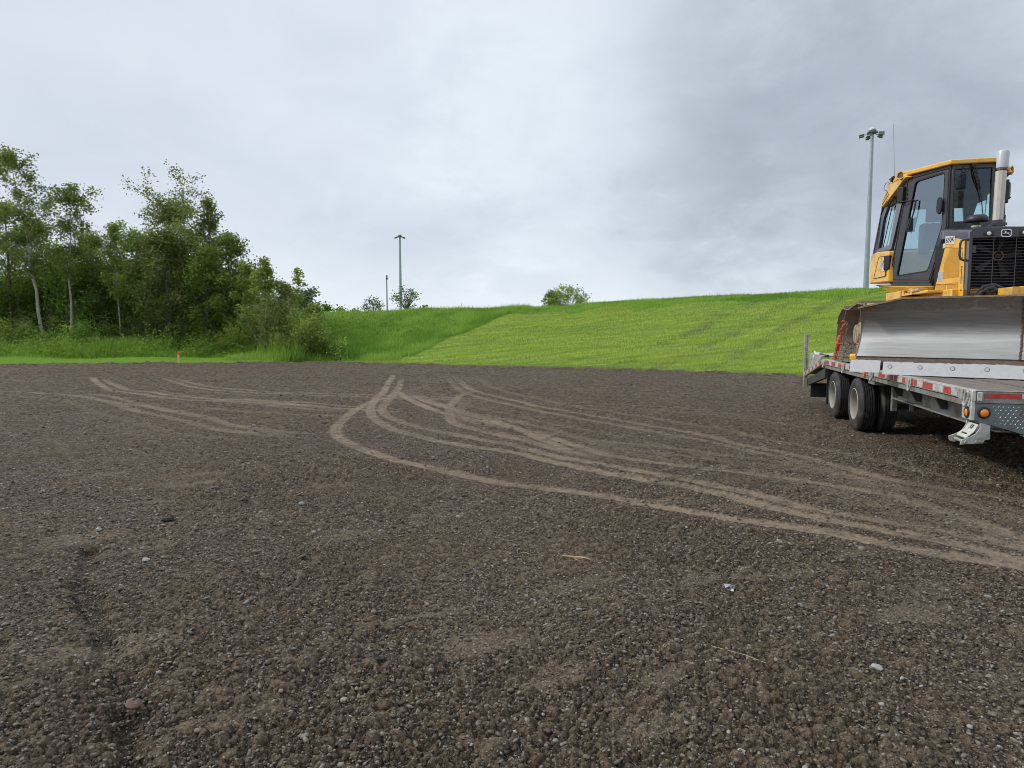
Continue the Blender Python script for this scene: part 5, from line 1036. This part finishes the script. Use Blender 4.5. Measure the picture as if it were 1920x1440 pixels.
# roof
rf = [(1.0, 3.79), (1.59, 3.79), (1.965, 4.42), (1.99, 4.6), (1.975, 5.25), (.615, 5.25), (.60, 4.6), (.625, 4.42)]
mb = MB(); mb.prism([(x, y, 3.722) for x, y in rf], (0, 0, .062)); roof = mb.build('cab_roof', M_YEL, BD, bevel=.012)
mb = MB(); mb.prism([(.612, 4.50, 3.80), (.612, 5.17, 3.76), (.612, 5.60, 3.47), (.612, 5.40, 3.455), (.612, 4.36, 3.69)], (1.366, 0, 0)); rh = mb.build('roof_rear_housing', M_YEL, BD, bevel=.01)
mb = MB()
for k in range(7):
    t = .12+k*.11; a = Vector((.609, 5.22+.34*t, 3.70-.235*t)); mb.tube([a, a+Vector((0, -.13, -.10))], .0045, 4)
mb.build('vent_slot', M_SEAL, rh)
for s_ in (-1, 1):
    f = (lambda x: x) if s_ < 0 else (lambda x: 2*CX-x)
    c = Vector((f(.598), 4.50, 3.745)); ax = Vector((-.75*(-s_)*1, -.66, 0)); ax = Vector((s_*.75, -.66, 0))
    mb = MB(); mb.lathe([(-.09, .062), (.03, .066), (.03, .052), (-.0, .048)], c, ax, 6); lm = mb.build('work_light', M_YEL, roof); MB().lathe([(.004, .049), (.009, .046)], c, ax, 6).build('work_light_lens', mat('brown_lens', (.12, .075, .03), .2, var=.1, coat=.6) if s_ < 0 else bpy.data.materials['brown_lens'], lm)
    mb = MB(); c = Vector((f(.60), 4.95, 3.80)); mb.cyl(c, c+Vector((s_*.0, -.06, .0)), .022, 8); mb.cyl(c+Vector((0, .05, 0)), c+Vector((0, .10, .0)), .018, 8); mb.box((c.x-.02, c.y-.02, c.z-.05), (c.x+.02, c.y+.05, c.z)); mb.build('beacon_bracket', M_BLACK, roof)
MB().tube([(.62, 4.92, 3.76), (.62, 5.0, 4.2), (.62, 5.10, 4.655)], [.004, .0028, .002], 5).build('antenna', M_BLACK, BD)
mb = MB(); mb.tube([(.60, 5.12, 3.77), (.585, 5.22, 3.78), (.58, 5.30, 3.74), (.585, 5.30, 3.69), (.60, 5.25, 3.67)], .004, 5); mb.build('antenna_cable', M_BLACK, BD)
# rear wall, tank, floor
mb = MB(); ro_ = [(.66, 5.62, 3.55), (1.93, 5.62, 3.55), (2.03, 5.70, 2.70), (.56, 5.70, 2.70)]; ri_ = [(.76, 5.63, 3.42), (1.83, 5.63, 3.42), (1.90, 5.69, 2.80), (.69, 5.69, 2.80)]; mb.ring(ro_, ri_, (0, .04, 0)); rw = mb.build('rear_window_frame', M_CAB, BD); MB().add([Vector(p)+Vector((0, .02, 0)) for p in ri_], [(0, 1, 2, 3)]).build('rear_glass', M_GLASSF, rw, smooth=0)
mb = MB(); mb.prism([(.505, 5.28, 2.715), (.505, 4.64, 2.665), (.515, 4.60, 2.20), (.505, 5.64, 2.235), (.50, 5.60, 2.70)], (1.58, 0, 0)); tk = mb.build('fuel_tank', M_YEL, BD, bevel=.02)
mb = MB(); mb.prism([(.4995, 5.10, 2.62), (.4995, 4.72, 2.60), (.4995, 4.72, 2.30), (.4995, 5.35, 2.30)], (.003, 0, 0)); pnl = mb.build('tank_door', M_YEL, tk); mb = MB()
q = [Vector(p) for p in ((.498, 5.10, 2.62), (.498, 4.72, 2.60), (.498, 4.72, 2.30), (.498, 5.35, 2.30))]; mb.tube(q+[q[0]], .004, 5, False); mb.build('door_outline', M_SEAL, tk)
mb = MB(); c = Vector((.4975, 4.80, 2.46)); mb.torus(c, (0, 1, 0), (0, 0, 1), .075, .085, .010, 20, 6); mb.build('round_decal', M_WHITE, tk); MB().box((.4965, 4.93, 2.46), (.499, 5.02, 2.55)).build('small_decal', M_GREYDEC, tk)
mb = MB(); mb.prism([(.57, 3.95, 2.09), (.57, 5.0, 2.17), (.57, 5.6, 2.22), (.62, 5.6, 2.20), (.62, 4.9, 2.06), (.60, 3.95, 2.03)], (1.45, 0, 0)); mb.box((.60, 4.32, 1.88), (.86, 5.02, 2.05)); mb.box((1.73, 4.32, 1.88), (1.99, 5.02, 2.05)); mb.build('cab_floor', M_YEL, BD, bevel=.01)
# interior
MB().box((.74, 4.4, 3.50), (1.85, 5.55, 3.70)).box((.67, 5.0, 3.43), (1.92, 5.61, 3.50)).prism([(1.06, 3.92, 3.66), (1.53, 3.92, 3.66), (1.85, 4.4, 3.60), (.74, 4.4, 3.60)], (0, 0, .05)).build('headliner', M_INT, BD)
mb = MB(); mb.box((1.06, 5.05, 2.55), (1.53, 5.2, 3.12)); mb.box((1.06, 4.6, 2.42), (1.53, 5.1, 2.56)); mb.box((1.12, 4.65, 2.15), (1.47, 5.1, 2.42)); st = mb.build('operator_seat', M_SEAT, BD, bevel=.05); MB().box((1.15, 5.06, 3.14), (1.44, 5.17, 3.34)).cyl((1.24, 5.12, 3.1), (1.24, 5.12, 3.2), .012, 6).cyl((1.35, 5.12, 3.1), (1.35, 5.12, 3.2), .012, 6).build('headrest', M_SEAT, st, bevel=.04)
for x in (.98, 1.60): MB().box((x-.07, 4.55, 2.60), (x+.07, 5.0, 2.70)).build('armrest', M_SEAT, st, bevel=.03)
for x in (.98, 1.60): mb = MB(); mb.tube([(x, 4.6, 2.68), (x, 4.58, 2.8)], .012, 6); mb.ball((x, 4.58, 2.83), (.03, .03, .045), 8, 6); mb.build('control_lever', M_BLACK, BD)
MB().prism([(1.04, 3.95, 2.20), (1.55, 3.95, 2.20), (1.98, 4.68, 2.24), (1.98, 5.55, 2.24), (.61, 5.55, 2.24), (.61, 4.68, 2.24)], (0, 0, .02)).box((.66, 5.25, 2.24), (1.93, 5.6, 2.72)).build('cab_base', M_INT, BD)
mb = MB(); mb.lathe([(-.12, .03), (-.08, .075), (.0, .105), (.07, .09), (.12, .05), (.125, .01)], (1.22, 4.35, 3.42), (0, 0, 1), 16); mb.tube([(1.23, 4.36, 3.3), (1.25, 4.36, 2.9), (1.25, 4.36, 2.4)], .03, 8); mb.build('display_pod', M_INT, BD)
mb = MB(); mb.box((1.08, 3.95, 2.4), (1.50, 4.08, 2.80)); mb.build('dash', M_INT, BD, bevel=.03)
mb = MB(); mb.box((1.64, 3.86, 3.19), (1.74, 3.96, 3.50)); mb.tube([(1.66, 3.9, 3.19), (1.60, 3.9, 3.10), (1.58, 3.86, 3.02)], .015, 6); mb.build('rear_view_mirror', M_BLACK, BD, bevel=.012)
# main frame and fenders
mb = MB(); mb.box((.80, 2.95, 1.35), (1.79, 5.6, 2.0)); mb.build('main_frame', M_YEL, BD, bevel=.01)
both(lambda f, s_: MB().prism([f(p) for p in ((.62, 3.25, 1.97), (.62, 5.0, 1.97), (.62, 5.0, 2.005), (.62, 3.25, 2.005))], Vector((.2, 0, 0)) if s_ < 0 else Vector((-.2, 0, 0))).build('fender', M_YEL, BD, bevel=.006))
def step_box(f, s_):
    mb = MB(); o = [f(p) for p in ((.60, 3.80, 2.06), (.60, 4.25, 2.06), (.60, 4.25, 1.97), (.60, 3.80, 1.97))]; i_ = [f(p) for p in ((.60, 3.88, 2.04), (.60, 4.17, 2.04), (.60, 4.17, 1.985), (.60, 3.88, 1.985))]; mb.ring(o, i_, Vector((.2, 0, 0)) if s_ < 0 else Vector((-.2, 0, 0))); sp = mb.build('step_box', M_YEL, BD, bevel=.006); mb = MB(); mb.prism([f(p) for p in ((.70, 3.88, 1.985), (.70, 4.17, 1.985), (.70, 4.17, 2.04), (.70, 3.88, 2.04))], Vector((.01, 0, 0)) if s_ < 0 else Vector((-.01, 0, 0))); mb.build('step_recess', M_SEAL, sp)
    mb = MB(); mb.cyl(f((.62, 3.55, 2.025)), f((.62, 4.0, 2.02)), .022, 8); mb.build('fender_pin', M_MUD, BD)
both(step_box)
# ---- tracks
def track_path():
    pts = []
    cs, rs_ = Vector((5.46, 1.40)), .425; ci, ri_ = Vector((3.02, 1.36)), .375
    for k in range(15):
        a = R(-90+k*180/14+2); pts.append((cs.x+rs_*math.cos(a), cs.y+rs_*math.sin(a)))
    pts += [(5.25, 1.795), (5.02, 1.805), (4.8, 1.85), (4.62, 1.875), (4.40, 1.862), (4.1, 1.82), (3.8, 1.79), (3.5, 1.775), (3.25, 1.758)]
    for k in range(13): a = R(90+k*180/12); pts.append((ci.x+ri_*math.cos(a), ci.y+ri_*math.sin(a)))
    return pts+[(3.4, .985), (4.2, .985), (5.0, .985)]
def track(f, s_):
    P = track_path(); P = [Vector((p[0], p[1])) for p in P]; seg = []; L = 0
    for i in range(len(P)): d = (P[(i+1) % len(P)]-P[i]).length; seg.append((L, d)); L += d
    def atl(u):
        u %= L
        for i, (s0, d) in enumerate(seg):
            if u <= s0+d: t = (u-s0)/d; return P[i].lerp(P[(i+1) % len(P)], t)
    n = 40; pit = L/n; x0, x1 = .085, .70
    tk_ = MB(); 
    lk = MB()
    for k in range(n):
        a = atl(k*pit-pit*.53); b = atl(k*pit+pit*.53); t = (b-a).normalized(); nv = Vector((t.y, -t.x)); c = atl(k*pit)
        cm = Vector((P[0].x*0+4.25, 1.38)); nv = nv if (c-cm).dot(nv) > 0 or c.y < 1.0 and nv.y < 0 else -nv
        if c.y < 1.0: nv = Vector((0, -1))
        p0 = c-t*pit*.515; p1 = c+t*pit*.515
        q = [p0, p1, p1+nv*.012, c+t*pit*.12+nv*.014, c+t*pit*.10+nv*(.048 if c.y > 1.0 else .020), c+t*pit*.03+nv*(.048 if c.y > 1.0 else .020), c+nv*.014, p0+nv*.012]
        xj = .004*((k*7) % 5)
        A = [f((x0+xj, v.x, v.y)) for v in q]; tk_.m = 0; tk_.prism(A, f((x1+xj, q[0].x, q[0].y))-A[0])
        lk.prism([f((.40, v.x, v.y)) for v in (p0-nv*.002, p1-nv*.002, p1-nv*.085, p0-nv*.085)], f((.48, 0, 0))-f((.40, 0, 0)))
    tr_ = tk_.build('track', M_TRACK, BD, smooth=0); lk.build('track_chain', M_MUD, tr_, smooth=0)
    mb = MB(); mb.prism([f(p) for p in ((.34, 3.1, 1.12), (.34, 5.15, 1.12), (.34, 5.05, 1.42), (.34, 4.0, 1.50), (.34, 3.2, 1.42))], f((.56, 0, 0))-f((.34, 0, 0))); mb.build('roller_frame', M_MUD, BD, bevel=.015)
    mb = MB(); n_ = 24; pr = []
    for k in range(n_*2): a = math.pi*k/n_; r_ = .36 if k % 2 else .315; pr.append(f((.41, 5.46+r_*math.cos(a), 1.40+r_*math.sin(a))))
    mb.prism(pr, f((.47, 0, 0))-f((.41, 0, 0))); mb.lathe([(0, .24), (.04, .235), (.075, .17), (.12, .16), (.13, .10)], f((.41, 5.46, 1.40)), (s_, 0, 0), 24)
    for k in range(9): a = k*2*math.pi/9; c = f((.40, 5.46+.2*math.cos(a), 1.40+.2*math.sin(a))); mb.cyl(c, c+Vector((s_*.045, 0, 0)), .018, 6)
    mb.build('drive_sprocket', M_MUD, BD, smooth=30)
    mb = MB(); mb.prism([f(p) for p in ((.315, 4.9, 1.14), (.315, 5.35, 1.12), (.315, 5.42, 1.34), (.315, 5.30, 1.60), (.315, 5.05, 1.66), (.315, 4.92, 1.42))], f((.39, 0, 0))-f((.315, 0, 0))); gd = mb.build('sprocket_guard', M_MUD, BD, bevel=.02)
    mb = MB()
    for k in range(5): c = f((.315, 4.98+.085*k, 1.40)); mb.cyl(c, c+Vector((s_*.02, 0, 0)), .018, 6)
    for k in range(4): c = f((.315, 4.98+.1*k, 1.17)); mb.cyl(c, c+Vector((s_*.03, 0, 0)), .022, 8)
    mb.build('guard_bolt', M_TRACKD, gd)
    mb = MB(); mb.lathe([(-.05, .30), (.05, .30), (.05, .34), (-.05, .34)], f((.44, 3.02, 1.36)), (1, 0, 0), 28, True); mb.lathe([(-.045, .30), (.045, .30)], f((.44, 3.02, 1.36)), (1, 0, 0), 28); mb.build('idler_wheel', M_MUD, BD)
    mb = MB()
    for k in range(6): mb.lathe([(-.1, .09), (.1, .09)], f((.44, 3.45+k*.3, 1.115)), (1, 0, 0), 14)
    mb.lathe([(-.08, .075), (.08, .075)], f((.44, 4.6, 1.72)), (1, 0, 0), 14); mb.build('track_roller', M_MUD, BD)
both(track)

# ------------------------------------------------------------------ tie down chain and load binder
M_BIND = mat('orange_binder_paint', (.66, .10, .025), .5, var=.12, vscale=25, dirt=((.20, .09, .05), .15, 20)); M_CHAIN = mat('grey_chain_steel', (.16, .16, .155), .5, .6, .25, 30)
def chain(mb, pts, ll=.052, r=.0065):
    pts = [Vector(p) for p in pts]; seg = [(b-a).length for a, b in zip(pts, pts[1:])]; L = sum(seg); n = int(L/(ll*.72)); k = 0
    for i in range(n):
        u = (i+.5)*L/n; j = 0
        while u > seg[j] and j < len(seg)-1: u -= seg[j]; j += 1
        c = pts[j].lerp(pts[j+1], u/seg[j]); t = (pts[j+1]-pts[j]).normalized(); w_ = t.cross(Vector((.3, .9, .2))).normalized()
        if i % 2: w_ = t.cross(w_)
        mb.torus(c, t, w_, ll*.42, ll*.24, r, 10, 5)
top = Vector((.13, 5.30, 1.815)); h0 = Vector((.10, 5.42, 1.62)); h1 = Vector((.035, 5.70, .985))
CH = thing('tie_down_chain', 'grey steel chain hanging with its slack wrapped beside the orange binder', 'chain', (.05, 5.5, .95))
mb = MB(); chain(mb, [(.30, 5.30, 1.90), top, (.11, 5.35, 1.76), h0]); chain(mb, [h0+Vector((.03, -.06, -.02)), (.13, 5.34, 1.45), (.11, 5.38, 1.33), (.16, 5.30, 1.25), (.14, 5.34, 1.18), (.12, 5.42, 1.10), (.10, 5.44, .985)])
chain(mb, [(.07, 5.50, 1.33), (.10, 5.40, 1.22), (.15, 5.32, 1.16), (.22, 5.18, 1.20), (.20, 5.2, 1.28), (.12, 5.34, 1.31)]); chain(mb, [(.08, 5.48, 1.14), (.14, 5.36, 1.09), (.20, 5.2, 1.14), (.16, 5.3, 1.26)]); chain(mb, [(.10, 5.44, .985), (.10, 5.60, .97), (.04, 5.70, .975)])
mb.build('chain_links', M_CHAIN, CH, smooth=50)
LB = thing('load_binder', 'orange ratchet load binder hooked to the trailer side rail beside the bulldozer track', 'load binder', (.035, 5.70, .95))
v = h1-h0; P_ = lambda t: h0+v*t
mb = MB(); mb.tube([P_(.36), P_(.40), P_(.56), P_(.565), P_(.585), P_(.59), P_(.76), P_(.80)], [.012, .034, .034, .052, .052, .034, .034, .012], 14); bb = mb.build('binder_barrel', M_BIND, LB, smooth=40); mb = MB(); mb.tube([P_(.28), P_(.38)], .014, 8); mb.tube([P_(.78), P_(.86)], .014, 8); mb.build('binder_screw', M_BIND, LB)
MB().tube([P_(.575), P_(.575)+Vector((.11, -.24, .0)), P_(.575)+Vector((.22, -.46, .0))], [.014, .012, .014], 8).build('ratchet_handle', M_BIND, LB)
vd = v.normalized(); sd_ = vd.cross(Vector((0.4, 1, 0))).normalized()
for t0, t1, flip in ((.28, .0, 1), (.86, 1.0, -1)):
    mb = MB(); a = P_(t0); b = P_(t1); d = (b-a); mb.torus(a+d*.10, d, sd_, .040, .026, .010, 14, 6); mb.torus(a+d*.36, d, d.cross(sd_), .036, .022, .009, 14, 6); mb.tube([a+d*.5, a+d*.6, a+d*.78+sd_*.035, a+d*.97+sd_*.028, a+d*1.03-sd_*.01, a+d*.92-sd_*.035, a+d*.85-sd_*.03], [.014, .016, .018, .016, .014, .011, .006], 8); mb.build('grab_hook', M_BIND, LB, smooth=50)
